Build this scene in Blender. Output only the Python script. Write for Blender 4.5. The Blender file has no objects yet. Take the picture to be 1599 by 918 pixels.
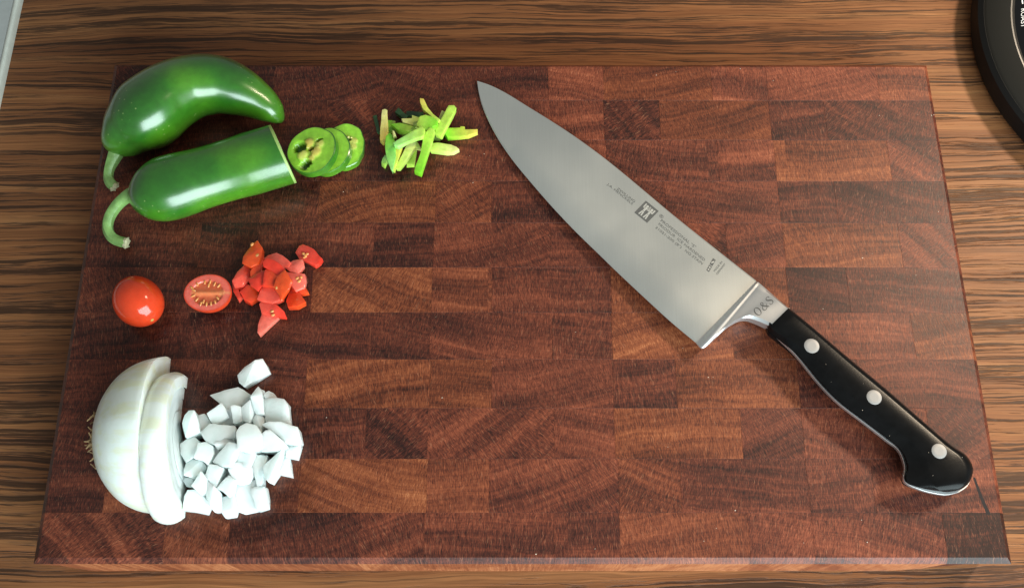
import bpy, bmesh, math, random
from mathutils import Vector, Matrix
from mathutils.bvhtree import BVHTree
from mathutils import noise as mnoise
random.seed(11)
sc = bpy.context.scene
COL = sc.collection

# ------------------------------------------------------------------ camera
T = 0.034                                   # board thickness; counter is z = 0, board top is z = T
PW, PH, F = 1599.0, 918.0, 1600.0
RC = Matrix(((9.99998547e-01, -1.97487907e-04, 1.69306625e-03),
             (-4.24086938e-04, 9.33207285e-01, 3.59338258e-01),
             (-1.65094672e-03, -3.59338454e-01, 9.33205846e-01)))
CAM = Vector((-0.00613766, -0.19769778, 0.50700978 + T))
cd = bpy.data.cameras.new('camera')
cam = bpy.data.objects.new('camera', cd)
COL.objects.link(cam)
cd.sensor_width = 36.0
cd.lens = 36.0 * F / PW
cd.clip_start = 0.01
cd.clip_end = 50
cam.matrix_world = Matrix.Translation(CAM) @ RC.transposed().to_4x4()
sc.camera = cam

# ------------------------------------------------------------------ world + lamps
w = bpy.data.worlds.new('World')
sc.world = w
w.use_nodes = True
wb = w.node_tree.nodes['Background']
wb.inputs[0].default_value = (0.97, 1.0, 0.95, 1)
wb.inputs[1].default_value = 0.25

def area(name, loc, target, size, size_y, energy, col):
    l = bpy.data.lights.new(name, 'AREA')
    l.shape = 'RECTANGLE'
    l.size, l.size_y, l.energy, l.color = size, size_y, energy, col
    o = bpy.data.objects.new(name, l)
    COL.objects.link(o)
    o.location = loc
    o.rotation_euler = (Vector(target) - Vector(loc)).to_track_quat('-Z', 'Y').to_euler()
    return o

area('window_light', (0.64, -1.14, 0.58), (0.0, 0.0, 0.03), 1.45, 1.15, 60.0, (0.80, 0.97, 1.0))
sp = bpy.data.lights.new('pendant_lamp', 'SPOT')
sp.energy, sp.color, sp.shadow_soft_size = 70.0, (1.0, 0.80, 0.58), 0.09
sp.spot_size, sp.spot_blend = math.radians(46), 0.9
spo = bpy.data.objects.new('pendant_lamp', sp)
COL.objects.link(spo)
spo.location = (0.92, 0.46, 0.98)
spo.rotation_euler = (Vector((0.36, 0.02, 0.0)) - spo.location).to_track_quat('-Z', 'Y').to_euler()

vs = sc.view_settings
vs.view_transform = 'Standard'
vs.look = 'None'
vs.exposure = 0.0
vs.gamma = 1.0
vs.use_curve_mapping = False

# ------------------------------------------------------------------ helpers
def un(px, py, h=0.0):
    """point at height h above the board top that the photograph shows at (px, py)"""
    d = RC.transposed() @ Vector(((px - PW / 2) / F, -(py - PH / 2) / F, -1.0))
    return CAM + d * ((T + h - CAM.z) / d.z)

def pxs(px, py, h=0.0):
    return (un(px + 1, py, h) - un(px, py, h)).length

def link(name, me, mat=None, parent=None, loc=None):
    o = bpy.data.objects.new(name, me)
    COL.objects.link(o)
    if mat is not None and not me.materials:
        me.materials.append(mat)
    if parent is not None:
        o.parent = parent
    if loc is not None:
        o.location = loc
    return o

def mesh(name, verts, faces, smooth=True, angle=40):
    me = bpy.data.meshes.new(name)
    me.from_pydata([tuple(v) for v in verts], [], faces)
    bm = bmesh.new(); bm.from_mesh(me)
    bmesh.ops.remove_doubles(bm, verts=bm.verts, dist=1e-6)
    bmesh.ops.recalc_face_normals(bm, faces=bm.faces)
    bm.to_mesh(me); bm.free()
    shade(me, smooth, angle)
    return me

def shade(me, smooth=True, angle=40):
    for p in me.polygons:
        p.use_smooth = smooth
    if smooth:
        me.set_sharp_from_angle(angle=math.radians(angle))

def tag(o, label, cat=None, group=None, kind=None):
    o['label'] = label
    if cat: o['category'] = cat
    if group: o['group'] = group
    if kind: o['kind'] = kind
    return o

def thing(name, loc, label, cat, group=None):
    o = bpy.data.objects.new(name, None)
    o.empty_display_size = 0.01
    COL.objects.link(o)
    o.location = loc
    return tag(o, label, cat, group)

def part(name, verts, faces, mat, root, smooth=True, angle=40, parent=None):
    """verts in world space, stored relative to the thing's base"""
    L = root.location
    me = mesh(name, [Vector(v) - L for v in verts], faces, smooth, angle)
    return link(name, me, mat, parent or root)

def solo(name, verts, faces, mat, label, cat, group=None, smooth=True, angle=40):
    n = len(verts)
    c = sum((Vector(v) for v in verts), Vector()) / n
    c.z = min(v[2] for v in verts)
    me = mesh(name, [Vector(v) - c for v in verts], faces, smooth, angle)
    return tag(link(name, me, mat, None, c), label, cat, group)

def cr(pts, n):
    """Catmull-Rom through tuples of any length, n samples per span"""
    P = [pts[0]] + list(pts) + [pts[-1]]
    out = []
    for i in range(1, len(P) - 2):
        a, b, c, d = P[i - 1], P[i], P[i + 1], P[i + 2]
        for k in range(n):
            t = k / n
            out.append(tuple(0.5 * (2 * b[j] + (c[j] - a[j]) * t + (2 * a[j] - 5 * b[j] + 4 * c[j] - d[j]) * t * t
                                    + (3 * b[j] - a[j] - 3 * c[j] + d[j]) * t ** 3) for j in range(len(b))))
    out.append(tuple(pts[-1]))
    return out

def loft(rings, cap0=True, cap1=True):
    n = len(rings[0])
    V = [p for r in rings for p in r]
    Fs = []
    for i in range(len(rings) - 1):
        for j in range(n):
            a, b = i * n + j, i * n + (j + 1) % n
            Fs.append((a, b, b + n, a + n))
    if cap0: Fs.append(tuple(range(n))[::-1])
    if cap1: Fs.append(tuple((len(rings) - 1) * n + j for j in range(n)))
    return V, Fs

def tube_rings(path, seg=16, prof=None):
    """path: list of (Vector centre, radius); horizontal-ish tube with prof(i, ang) radial factor"""
    rings = []
    for i, (c, r) in enumerate(path):
        a = path[max(0, i - 1)][0]; b = path[min(len(path) - 1, i + 1)][0]
        t = (b - a).normalized()
        up = Vector((0, 0, 1))
        s = t.cross(up)
        s = s.normalized() if s.length > 1e-4 else Vector((1, 0, 0))
        u = s.cross(t).normalized()
        rings.append([c + (s * math.cos(2 * math.pi * k / seg) + u * math.sin(2 * math.pi * k / seg)) * r
                      * (prof(i, 2 * math.pi * k / seg) if prof else 1.0) for k in range(seg)])
    return rings

# ------------------------------------------------------------------ materials
def mat(name):
    m = bpy.data.materials.new(name)
    m.use_nodes = True
    nt = m.node_tree
    return m, nt, nt.nodes['Principled BSDF']

def nd(nt, typ, **kw):
    n = nt.nodes.new(typ)
    for k, v in kw.items():
        if k.startswith('i_'):
            key = k[2:]
            n.inputs[int(key) if key.isdigit() else key].default_value = v
        else:
            setattr(n, k, v)
    return n

def ramp(nt, fac, stops, interp='LINEAR'):
    r = nt.nodes.new('ShaderNodeValToRGB')
    r.color_ramp.interpolation = interp
    el = r.color_ramp.elements
    while len(el) < len(stops): el.new(0.5)
    for e, (p, c) in zip(el, stops):
        e.position = p
        e.color = (c, c, c, 1) if isinstance(c, (int, float)) else (*c, 1)
    nt.links.new(fac, r.inputs[0])
    return r.outputs[0]

def mathn(nt, op, a, b=None, c=None, clamp=False):
    n = nt.nodes.new('ShaderNodeMath'); n.operation = op; n.use_clamp = clamp
    for i, v in enumerate((a, b, c)):
        if v is None: continue
        if isinstance(v, (int, float)): n.inputs[i].default_value = v
        else: nt.links.new(v, n.inputs[i])
    return n.outputs[0]

def mixc(nt, fac, a, b, blend='MIX'):
    n = nt.nodes.new('ShaderNodeMix'); n.data_type = 'RGBA'; n.blend_type = blend
    for s, v in ((n.inputs[0], fac), (n.inputs[6], a), (n.inputs[7], b)):
        if isinstance(v, (int, float)): s.default_value = v
        elif isinstance(v, tuple): s.default_value = (*v, 1)
        else: nt.links.new(v, s)
    return n.outputs[2]

def noise(nt, vec, scale, detail=3, rough=0.55, dist=0.0):
    n = nd(nt, 'ShaderNodeTexNoise')
    n.inputs['Scale'].default_value = scale
    n.inputs['Detail'].default_value = detail
    n.inputs['Roughness'].default_value = rough
    n.inputs['Distortion'].default_value = dist
    nt.links.new(vec, n.inputs['Vector'])
    return n.outputs['Fac']

def mapping(nt, vec, scale=(1, 1, 1), loc=(0, 0, 0), rot=(0, 0, 0)):
    n = nd(nt, 'ShaderNodeMapping')
    n.inputs['Scale'].default_value = scale
    n.inputs['Location'].default_value = loc
    n.inputs['Rotation'].default_value = rot
    nt.links.new(vec, n.inputs['Vector'])
    return n.outputs[0]

def bump(nt, bsdf, h, strength=0.2, dist=0.0005):
    b = nd(nt, 'ShaderNodeBump')
    b.inputs['Strength'].default_value = strength
    b.inputs['Distance'].default_value = dist
    nt.links.new(h, b.inputs['Height'])
    nt.links.new(b.outputs[0], bsdf.inputs['Normal'])

def plain(name, col, rough=0.5, metal=0.0, spec=0.5, sss=0.0, sssr=(0.002, 0.001, 0.0007), bumpy=None, var=0.0):
    m, nt, b = mat(name)
    b.inputs['Base Color'].default_value = (*col, 1)
    b.inputs['Roughness'].default_value = rough
    b.inputs['Metallic'].default_value = metal
    b.inputs['Specular IOR Level'].default_value = spec
    if sss:
        b.inputs['Subsurface Weight'].default_value = sss
        b.inputs['Subsurface Radius'].default_value = sssr
        b.inputs['Subsurface Scale'].default_value = 1.0
    tc = nd(nt, 'ShaderNodeTexCoord').outputs['Object']
    if var:
        n = noise(nt, tc, 180, 4)
        k = ramp(nt, n, [(0.25, 1 - var), (0.75, 1 + var)])
        nt.links.new(mixc(nt, 1.0, tuple(col), k, 'MULTIPLY'), b.inputs['Base Color'])
    if bumpy:
        bump(nt, b, noise(nt, tc, bumpy[0], 3), bumpy[1], bumpy[2])
    return m

# ---- counter: open-grained brown oak with dark pore streaks
def counter_material():
    m, nt, b = mat('counter_oak')
    g = nd(nt, 'ShaderNodeNewGeometry').outputs['Position']
    sx = nd(nt, 'ShaderNodeSeparateXYZ'); nt.links.new(g, sx.inputs[0])
    X, Y = sx.outputs[0], sx.outputs[1]
    # gentle wander of the grain
    w1 = noise(nt, mapping(nt, g, (1.6, 5.0, 1), (3.1, 0.4, 0)), 1.0, 2)
    w2 = noise(nt, mapping(nt, g, (9, 30, 1), (7.7, 2.4, 0)), 1.0, 3)
    Yd = mathn(nt, 'ADD', Y, mathn(nt, 'MULTIPLY', mathn(nt, 'SUBTRACT', w1, 0.5), 0.035))
    Yd = mathn(nt, 'ADD', Yd, mathn(nt, 'MULTIPLY', mathn(nt, 'SUBTRACT', w2, 0.5), 0.009))
    Yd = mathn(nt, 'ADD', Yd, mathn(nt, 'MULTIPLY', X, -0.02))
    cb = nd(nt, 'ShaderNodeCombineXYZ'); nt.links.new(X, cb.inputs[0]); nt.links.new(Yd, cb.inputs[1])
    P = cb.outputs[0]
    bands = noise(nt, mapping(nt, P, (1.8, 110, 1)), 1.0, 4, 0.6)
    fine = noise(nt, mapping(nt, P, (14, 950, 1), (1, 5, 0)), 1.0, 4, 0.65)
    hair = noise(nt, mapping(nt, P, (24, 1700, 1), (4, 9, 0)), 1.0, 3, 0.6)
    base = ramp(nt, bands, [(0.30, (0.145, 0.054, 0.022)), (0.5, (0.225, 0.088, 0.034)), (0.70, (0.315, 0.138, 0.054))])
    base = mixc(nt, 1.0, base, ramp(nt, fine, [(0.28, 0.62), (0.5, 1.0), (0.75, 1.28)]), 'MULTIPLY')
    base = mixc(nt, 1.0, base, ramp(nt, hair, [(0.3, 0.72), (0.7, 1.22)]), 'MULTIPLY')
    # long dark pore lines, gathered in groups
    line = noise(nt, mapping(nt, P, (6.0, 470, 1), (12, 3, 0)), 1.0, 4, 0.70)
    grp = noise(nt, mapping(nt, P, (1.9, 90, 1), (31, 8, 0)), 1.0, 2, 0.5)
    brk = noise(nt, mapping(nt, P, (60, 1000, 1), (2, 8, 0)), 1.0, 3, 0.6)
    v = mathn(nt, 'ADD', mathn(nt, 'MULTIPLY', line, 0.62), mathn(nt, 'MULTIPLY', grp, 0.30))
    v = mathn(nt, 'ADD', v, mathn(nt, 'MULTIPLY', brk, 0.16))
    dark = ramp(nt, v, [(0.556, 0.0), (0.570, 0.80), (0.61, 1.0)])
    base = mixc(nt, mathn(nt, 'MULTIPLY', dark, 0.78), base, (0.018, 0.011, 0.008))
    l2 = noise(nt, mapping(nt, P, (8, 900, 1), (5, 1, 0)), 1.0, 2, 0.5)
    base = mixc(nt, mathn(nt, 'MULTIPLY', ramp(nt, l2, [(0.60, 0.0), (0.68, 1.0)]), 0.55), base, (0.030, 0.016, 0.010))
    nt.links.new(base, b.inputs['Base Color'])
    b.inputs['Roughness'].default_value = 0.46
    b.inputs['Specular IOR Level'].default_value = 0.22
    h = mathn(nt, 'SUBTRACT', mathn(nt, 'MULTIPLY', fine, 0.5), dark)
    bump(nt, b, h, 0.5, 0.0004)
    return m

# ---- end-grain block: growth rings about a far pith, rays fanning out of it
def block_material():
    m, nt, b = mat('end_grain_mahogany')
    oi = nd(nt, 'ShaderNodeObjectInfo')
    sep = nd(nt, 'ShaderNodeSeparateColor'); nt.links.new(oi.outputs['Color'], sep.inputs[0])
    rx, ry, tone = sep.outputs[0], sep.outputs[1], sep.outputs[2]
    hue = oi.outputs['Alpha']
    rnd = oi.outputs['Random']
    tc = nd(nt, 'ShaderNodeTexCoord').outputs['Object']
    sx = nd(nt, 'ShaderNodeSeparateXYZ'); nt.links.new(tc, sx.inputs[0])
    off = nd(nt, 'ShaderNodeCombineXYZ')
    nt.links.new(mathn(nt, 'MULTIPLY', rnd, 41.0), off.inputs[0])
    nt.links.new(mathn(nt, 'MULTIPLY', rnd, 17.0), off.inputs[1])
    add = nd(nt, 'ShaderNodeVectorMath'); add.operation = 'ADD'
    nt.links.new(tc, add.inputs[0]); nt.links.new(off.outputs[0], add.inputs[1])
    Pn = add.outputs[0]
    wob = noise(nt, Pn, 38, 3, 0.5)
    dx = mathn(nt, 'SUBTRACT', sx.outputs[0], mathn(nt, 'MULTIPLY', mathn(nt, 'SUBTRACT', rx, 0.5), 0.30))
    dy = mathn(nt, 'SUBTRACT', sx.outputs[1], mathn(nt, 'MULTIPLY', mathn(nt, 'SUBTRACT', ry, 0.5), 1.0))
    r = mathn(nt, 'SQRT', mathn(nt, 'ADD', mathn(nt, 'MULTIPLY', dx, dx), mathn(nt, 'MULTIPLY', dy, dy)))
    r = mathn(nt, 'ADD', r, mathn(nt, 'MULTIPLY', mathn(nt, 'SUBTRACT', wob, 0.5), 0.006))
    r = mathn(nt, 'ADD', r, mathn(nt, 'MULTIPLY', sx.outputs[2], 0.12))
    ang = mathn(nt, 'ARCTAN2', dx, dy)
    cyv = mathn(nt, 'SUBTRACT', ry, 0.5)
    R0 = mathn(nt, 'ABSOLUTE', cyv)
    jit = mathn(nt, 'MULTIPLY', mathn(nt, 'SUBTRACT', noise(nt, Pn, 260, 3, 0.6), 0.5), 0.0016)
    arc = mathn(nt, 'ADD', mathn(nt, 'MULTIPLY', ang, R0), jit)
    def rad(fr, fa, o, detail=3, rough=0.6):
        c = nd(nt, 'ShaderNodeCombineXYZ')
        nt.links.new(mathn(nt, 'MULTIPLY', r, fr), c.inputs[0])
        nt.links.new(mathn(nt, 'MULTIPLY', arc, fa), c.inputs[1])
        nt.links.new(mathn(nt, 'ADD', mathn(nt, 'MULTIPLY', rnd, 73.0), o), c.inputs[2])
        return noise(nt, c.outputs[0], 1.0, detail, rough)
    wide = rad(85, 9, 0.0, 2, 0.5)
    ring = rad(430, 16, 9.0, 4, 0.7)
    rays = rad(190, 1500, 4.0, 4, 0.75)
    rays2 = rad(420, 3200, 6.0, 3, 0.7)
    pores = noise(nt, Pn, 1500, 2, 0.6)
    cloud = noise(nt, Pn, 55, 3, 0.55)
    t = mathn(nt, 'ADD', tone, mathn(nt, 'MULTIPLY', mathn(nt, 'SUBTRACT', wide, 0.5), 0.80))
    t = mathn(nt, 'ADD', t, mathn(nt, 'MULTIPLY', mathn(nt, 'SUBTRACT', ring, 0.5), 0.74))
    t = mathn(nt, 'ADD', t, mathn(nt, 'MULTIPLY', mathn(nt, 'SUBTRACT', rays, 0.5), 0.85))
    t = mathn(nt, 'ADD', t, mathn(nt, 'MULTIPLY', mathn(nt, 'SUBTRACT', rays2, 0.5), 1.30))
    t = mathn(nt, 'ADD', t, mathn(nt, 'MULTIPLY', mathn(nt, 'SUBTRACT', cloud, 0.5), 0.22))
    t = mathn(nt, 'ADD', t, mathn(nt, 'MULTIPLY', mathn(nt, 'SUBTRACT', pores, 0.5), 0.12))
    gn = nd(nt, 'ShaderNodeNewGeometry')
    sn = nd(nt, 'ShaderNodeSeparateXYZ'); nt.links.new(gn.outputs['True Normal'], sn.inputs[0])
    side = mathn(nt, 'LESS_THAN', sn.outputs[2], 0.4)      # long grain on the sides is paler and more orange
    t = mathn(nt, 'ADD', t, mathn(nt, 'MULTIPLY', side, 0.38))
    hue = mathn(nt, 'MAXIMUM', hue, mathn(nt, 'MULTIPLY', side, 0.8))
    red = ramp(nt, t, [(0.0, (0.016, 0.0050, 0.0045)), (0.25, (0.060, 0.0142, 0.0092)), (0.5, (0.142, 0.0340, 0.0180)),
                       (0.75, (0.260, 0.066, 0.033)), (1.0, (0.42, 0.15, 0.078))])
    org = ramp(nt, t, [(0.0, (0.018, 0.0065, 0.0045)), (0.25, (0.070, 0.017, 0.0085)), (0.5, (0.160, 0.040, 0.0160)),
                       (0.75, (0.280, 0.083, 0.031)), (1.0, (0.44, 0.17, 0.070))])
    col = mixc(nt, hue, red, org)
    # pale open flecks along the rays
    fl = rad(230, 2600, 2.0, 2, 0.5)
    flm = mathn(nt, 'MULTIPLY', ramp(nt, fl, [(0.62, 0.0), (0.74, 1.0)]), 0.35)
    col = mixc(nt, flm, col, (0.45, 0.20, 0.11))
    nt.links.new(col, b.inputs['Base Color'])
    rg = ramp(nt, rays, [(0.3, 0.37), (0.7, 0.50)])
    # juice left on the wood round the chopped food: darker, glossier patches
    pos = gn.outputs['Position']
    wet = None
    jn = noise(nt, pos, 75, 4, 0.6)
    for (px, py, rad_) in ((412, 462, .034), (385, 720, .046), (300, 610, .026), (640, 232, .024), (440, 300, .020), (232, 500, .014)):
        c = un(px, py)
        dn = nd(nt, 'ShaderNodeVectorMath'); dn.operation = 'DISTANCE'
        nt.links.new(pos, dn.inputs[0]); dn.inputs[1].default_value = c
        f_ = mathn(nt, 'SUBTRACT', 1.0, mathn(nt, 'DIVIDE', dn.outputs['Value'], rad_))
        f_ = mathn(nt, 'ADD', f_, mathn(nt, 'MULTIPLY', mathn(nt, 'SUBTRACT', jn, 0.5), 1.6))
        f_ = mathn(nt, 'MULTIPLY', f_, 6.0, clamp=True)
        wet = f_ if wet is None else mathn(nt, 'MAXIMUM', wet, f_)
    top = mathn(nt, 'GREATER_THAN', sn.outputs[2], 0.9)
    wet = mathn(nt, 'MULTIPLY', wet, top)
    nt.links.new(mixc(nt, mathn(nt, 'MULTIPLY', wet, 0.28), col, (0.02, 0.008, 0.006)), b.inputs['Base Color'])
    nt.links.new(mathn(nt, 'SUBTRACT', rg, mathn(nt, 'MULTIPLY', wet, 0.20)), b.inputs['Roughness'])
    b.inputs['Specular IOR Level'].default_value = 0.32
    hh = mathn(nt, 'ADD', mathn(nt, 'MULTIPLY', rays, 0.5), mathn(nt, 'MULTIPLY', rays2, 0.6))
    bump(nt, b, hh, 0.25, 0.0003)
    return m

def pepper_material():
    m, nt, b = mat('green_pepper_skin')
    tc = nd(nt, 'ShaderNodeTexCoord').outputs['Object']
    n1 = noise(nt, tc, 17, 2, 0.5)
    n2 = noise(nt, tc, 240, 3, 0.6)
    col = ramp(nt, n1, [(0.28, (0.008, 0.060, 0.008)), (0.48, (0.024, 0.135, 0.009)), (0.72, (0.110, 0.310, 0.011))])
    col = mixc(nt, 1.0, col, ramp(nt, n2, [(0.3, 0.86), (0.7, 1.12)]), 'MULTIPLY')
    # pale corky flecks
    vo = nd(nt, 'ShaderNodeTexVoronoi'); vo.inputs['Scale'].default_value = 330
    nt.links.new(tc, vo.inputs['Vector'])
    zone = noise(nt, tc, 46, 2, 0.5)
    f = mathn(nt, 'MULTIPLY', ramp(nt, vo.outputs['Distance'], [(0.10, 1.0), (0.18, 0.0)]), ramp(nt, zone, [(0.50, 0.0), (0.60, 1.0)]))
    col = mixc(nt, mathn(nt, 'MULTIPLY', f, 0.45), col, (0.36, 0.46, 0.16))
    nt.links.new(col, b.inputs['Base Color'])
    b.inputs['Roughness'].default_value = 0.30
    b.inputs['Specular IOR Level'].default_value = 0.5
    b.inputs['Subsurface Weight'].default_value = 0.12
    b.inputs['Subsurface Radius'].default_value = (0.001, 0.002, 0.0006)
    b.inputs['Subsurface Scale'].default_value = 1.0
    b.inputs['Coat Weight'].default_value = 1.0
    b.inputs['Coat Roughness'].default_value = 0.2
    hb = mathn(nt, 'ADD', mathn(nt, 'MULTIPLY', noise(nt, tc, 32, 3, 0.55), 2.2), mathn(nt, 'MULTIPLY', f, 0.12))
    bump(nt, b, hb, 0.20, 0.0012)
    return m

def attr_flesh(name, rough, sss, radius, coat=0.0, var=0.18, scale=260):
    """flesh whose own colour is stored per vertex (skin, flesh, pith)"""
    m, nt, b = mat(name)
    a = nd(nt, 'ShaderNodeAttribute'); a.attribute_name = 'flesh'
    tc = nd(nt, 'ShaderNodeTexCoord').outputs['Object']
    k = ramp(nt, noise(nt, tc, scale, 3, 0.6), [(0.28, 1 - var), (0.72, 1 + var)])
    nt.links.new(mixc(nt, 1.0, a.outputs['Color'], k, 'MULTIPLY'), b.inputs['Base Color'])
    b.inputs['Roughness'].default_value = rough
    b.inputs['Subsurface Weight'].default_value = sss
    b.inputs['Subsurface Radius'].default_value = radius
    b.inputs['Subsurface Scale'].default_value = 1.0
    b.inputs['Coat Weight'].default_value = coat
    b.inputs['Coat Roughness'].default_value = 0.15
    bump(nt, b, noise(nt, tc, 300, 3, 0.5), 0.30, 0.0008)
    return m

def onion_material(name, c0, c1, axis):
    m, nt, b = mat(name)
    tc = nd(nt, 'ShaderNodeTexCoord').outputs['Object']
    v = noise(nt, mapping(nt, tc, axis), 1.0, 4, 0.6)
    col = ramp(nt, v, [(0.38, c1), (0.54, c0)])
    nt.links.new(col, b.inputs['Base Color'])
    b.inputs['Roughness'].default_value = 0.30
    b.inputs['Specular IOR Level'].default_value = 0.5
    b.inputs['Subsurface Weight'].default_value = 0.75
    b.inputs['Subsurface Radius'].default_value = (0.009, 0.0100, 0.0098)
    b.inputs['Subsurface Scale'].default_value = 1.0
    bump(nt, b, mathn(nt, 'ADD', noise(nt, tc, 120, 2, 0.5), mathn(nt, 'MULTIPLY', v, 0.5)), 0.22, 0.0009)
    return m

M = {}
M['counter'] = counter_material()
M['block'] = block_material()
M['pepper'] = pepper_material()
M['stem'] = plain('pepper_stem', (0.17, 0.30, 0.085), 0.45, var=0.35, sss=0.1, bumpy=(300, 0.4, 0.0008))
M['stem_end'] = plain('pepper_stem_end', (0.48, 0.46, 0.28), 0.7, var=0.3)
M['calyx'] = plain('pepper_calyx', (0.10, 0.15, 0.035), 0.55, var=0.5)
M['rim_flesh'] = plain('pepper_cut_rim', (0.30, 0.44, 0.12), 0.4, sss=0.2)
M['flesh'] = attr_flesh('pepper_flesh', 0.30, 0.25, (0.0012, 0.002, 0.0005), 0.3)
M['cavity'] = plain('pepper_cavity', (0.035, 0.115, 0.010), 0.4)
M['pith'] = plain('pepper_pith', (0.66, 0.58, 0.20), 0.40, sss=0.3, var=0.2)
M['tomato'] = plain('tomato_skin', (0.62, 0.050, 0.014), 0.14, sss=0.25, sssr=(0.004, 0.0008, 0.0003), var=0.12)
M['tomato_flesh'] = attr_flesh('tomato_flesh', 0.16, 0.35, (0.0035, 0.0009, 0.0006), 0.4, 0.14)
M['seed'] = plain('tomato_seed', (0.64, 0.27, 0.085), 0.2, sss=0.5)
M['scar'] = plain('tomato_scar', (0.45, 0.27, 0.06), 0.6)
M['onion'] = onion_material('onion_skin', (0.77, 0.82, 0.77), (0.74, 0.77, 0.60), (5, 140, 140))
M['onion_cut'] = onion_material('onion_cut_flesh', (0.72, 0.80, 0.78), (0.68, 0.77, 0.73), (60, 60, 60))
M['onion_dice'] = onion_material('onion_dice_flesh', (0.77, 0.84, 0.83), (0.68, 0.78, 0.76), (70, 70, 70))
M['root'] = plain('onion_root', (0.30, 0.19, 0.09), 0.8, var=0.5)
M['black'] = plain('black_polymer', (0.0045, 0.0045, 0.0048), 0.24, spec=0.12, bumpy=(900, 0.1, 0.0002), var=0.3)
M['rivet'] = plain('rivet_steel', (0.30, 0.29, 0.285), 0.5, metal=0.3, spec=0.2)
M['grey_plastic'] = plain('dark_grey_plastic', (0.0125, 0.0118, 0.0100), 0.75, spec=0.12, bumpy=(1400, 0.3, 0.0002))
M['black_plastic'] = plain('black_plastic', (0.005, 0.005, 0.005), 0.5, spec=0.2)
M['gloss'] = plain('black_glass', (0.003, 0.003, 0.004), 0.08)
M['silver'] = plain('silver_trim', (0.20, 0.20, 0.20), 0.35, metal=1.0)
M['print'] = plain('white_print', (0.75, 0.75, 0.75), 0.6)
M['enamel'] = plain('pale_grey_enamel', (0.38, 0.385, 0.37), 0.35, var=0.06)
M['enamel_lip'] = plain('ivory_enamel_lip', (0.62, 0.62, 0.55), 0.35, var=0.08)
M['mark'] = plain('etched_mark', (0.11, 0.11, 0.108), 0.6, metal=0.4)
M['mark2'] = plain('etched_letters', (0.12, 0.122, 0.12), 0.6, metal=0.4)
M['mark_light'] = plain('polished_figure', (0.56, 0.56, 0.53), 0.45, metal=0.6)
M['crack'] = plain('dark_crack', (0.012, 0.006, 0.005), 0.8)
M['crumb'] = plain('white_crumb', (0.62, 0.50, 0.40), 0.6)

def steel_material(name, col, rough, metal, scale):
    m, nt, b = mat(name)
    tc = nd(nt, 'ShaderNodeTexCoord').outputs['Object']
    n = noise(nt, mapping(nt, tc, scale, rot=(0, 0, math.radians(-48))), 1.0, 3, 0.6)
    sm = noise(nt, tc, 14, 3, 0.5)
    c = mixc(nt, 1.0, tuple(col), ramp(nt, n, [(0.3, 0.975), (0.7, 1.02)]), 'MULTIPLY')
    nt.links.new(c, b.inputs['Base Color'])
    b.inputs['Metallic'].default_value = metal
    nt.links.new(ramp(nt, sm, [(0.3, rough - 0.07), (0.7, rough + 0.07)]), b.inputs['Roughness'])
    bump(nt, b, n, 0.06, 0.0002)
    return m
M['steel'] = steel_material('brushed_steel', (0.76, 0.785, 0.765), 0.35, 0.93, (1500, 40, 40))
M['bolster'] = steel_material('polished_steel', (0.80, 0.81, 0.82), 0.36, 0.95, (300, 300, 300))

# ------------------------------------------------------------------ counter
def counter():
    x0, x1, y0, y1, t = -1.1, 1.1, -0.75, 0.75, 0.04
    V = [(x0, y0, 0), (x1, y0, 0), (x1, y1, 0), (x0, y1, 0), (x0, y0, -t), (x1, y0, -t), (x1, y1, -t), (x0, y1, -t)]
    Fs = [(0, 1, 2, 3), (7, 6, 5, 4), (0, 4, 5, 1), (1, 5, 6, 2), (2, 6, 7, 3), (3, 7, 4, 0)]
    o = link('countertop', mesh('countertop', V, Fs, False), M['counter'])
    o['kind'] = 'structure'
    o['label'] = 'brown oak grained countertop with dark streaks under the cutting board'
counter()

# ------------------------------------------------------------------ cutting board
BX, BY, CH = 0.23393, 0.13856, 0.0027
board = thing('cutting_board', (0, 0, 0), 'large reddish brown wooden cutting board made of checkered end grain blocks', 'cutting board')
# tone (0 dark .. 9 light) and hue (lower case red, upper case orange) of every block, row by row
TONES = [  # wood's own tones; left blocks darkened further to stand in for weaker light
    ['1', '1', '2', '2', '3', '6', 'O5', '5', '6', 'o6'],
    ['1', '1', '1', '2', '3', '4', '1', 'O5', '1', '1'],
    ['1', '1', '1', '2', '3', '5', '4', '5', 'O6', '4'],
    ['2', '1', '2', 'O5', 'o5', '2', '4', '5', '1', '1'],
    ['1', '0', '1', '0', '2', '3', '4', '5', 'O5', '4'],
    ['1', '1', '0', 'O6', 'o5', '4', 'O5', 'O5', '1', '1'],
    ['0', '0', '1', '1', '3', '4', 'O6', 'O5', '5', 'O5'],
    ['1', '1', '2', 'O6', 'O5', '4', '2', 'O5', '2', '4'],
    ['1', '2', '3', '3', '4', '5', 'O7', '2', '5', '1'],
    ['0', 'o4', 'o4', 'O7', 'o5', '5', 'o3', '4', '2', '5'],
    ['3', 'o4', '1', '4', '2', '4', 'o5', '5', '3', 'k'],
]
EVEN = [-6, -4, -3, -1, 0, 2, 3, 5, 6, 8, 9]
ODD = [-6, -5, -3, -2, 0, 1, 3, 4, 6, 7, 9]
ROWY = [105, 157, 219, 283, 348, 417.5, 488, 561, 637, 716, 800, 870]

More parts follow.
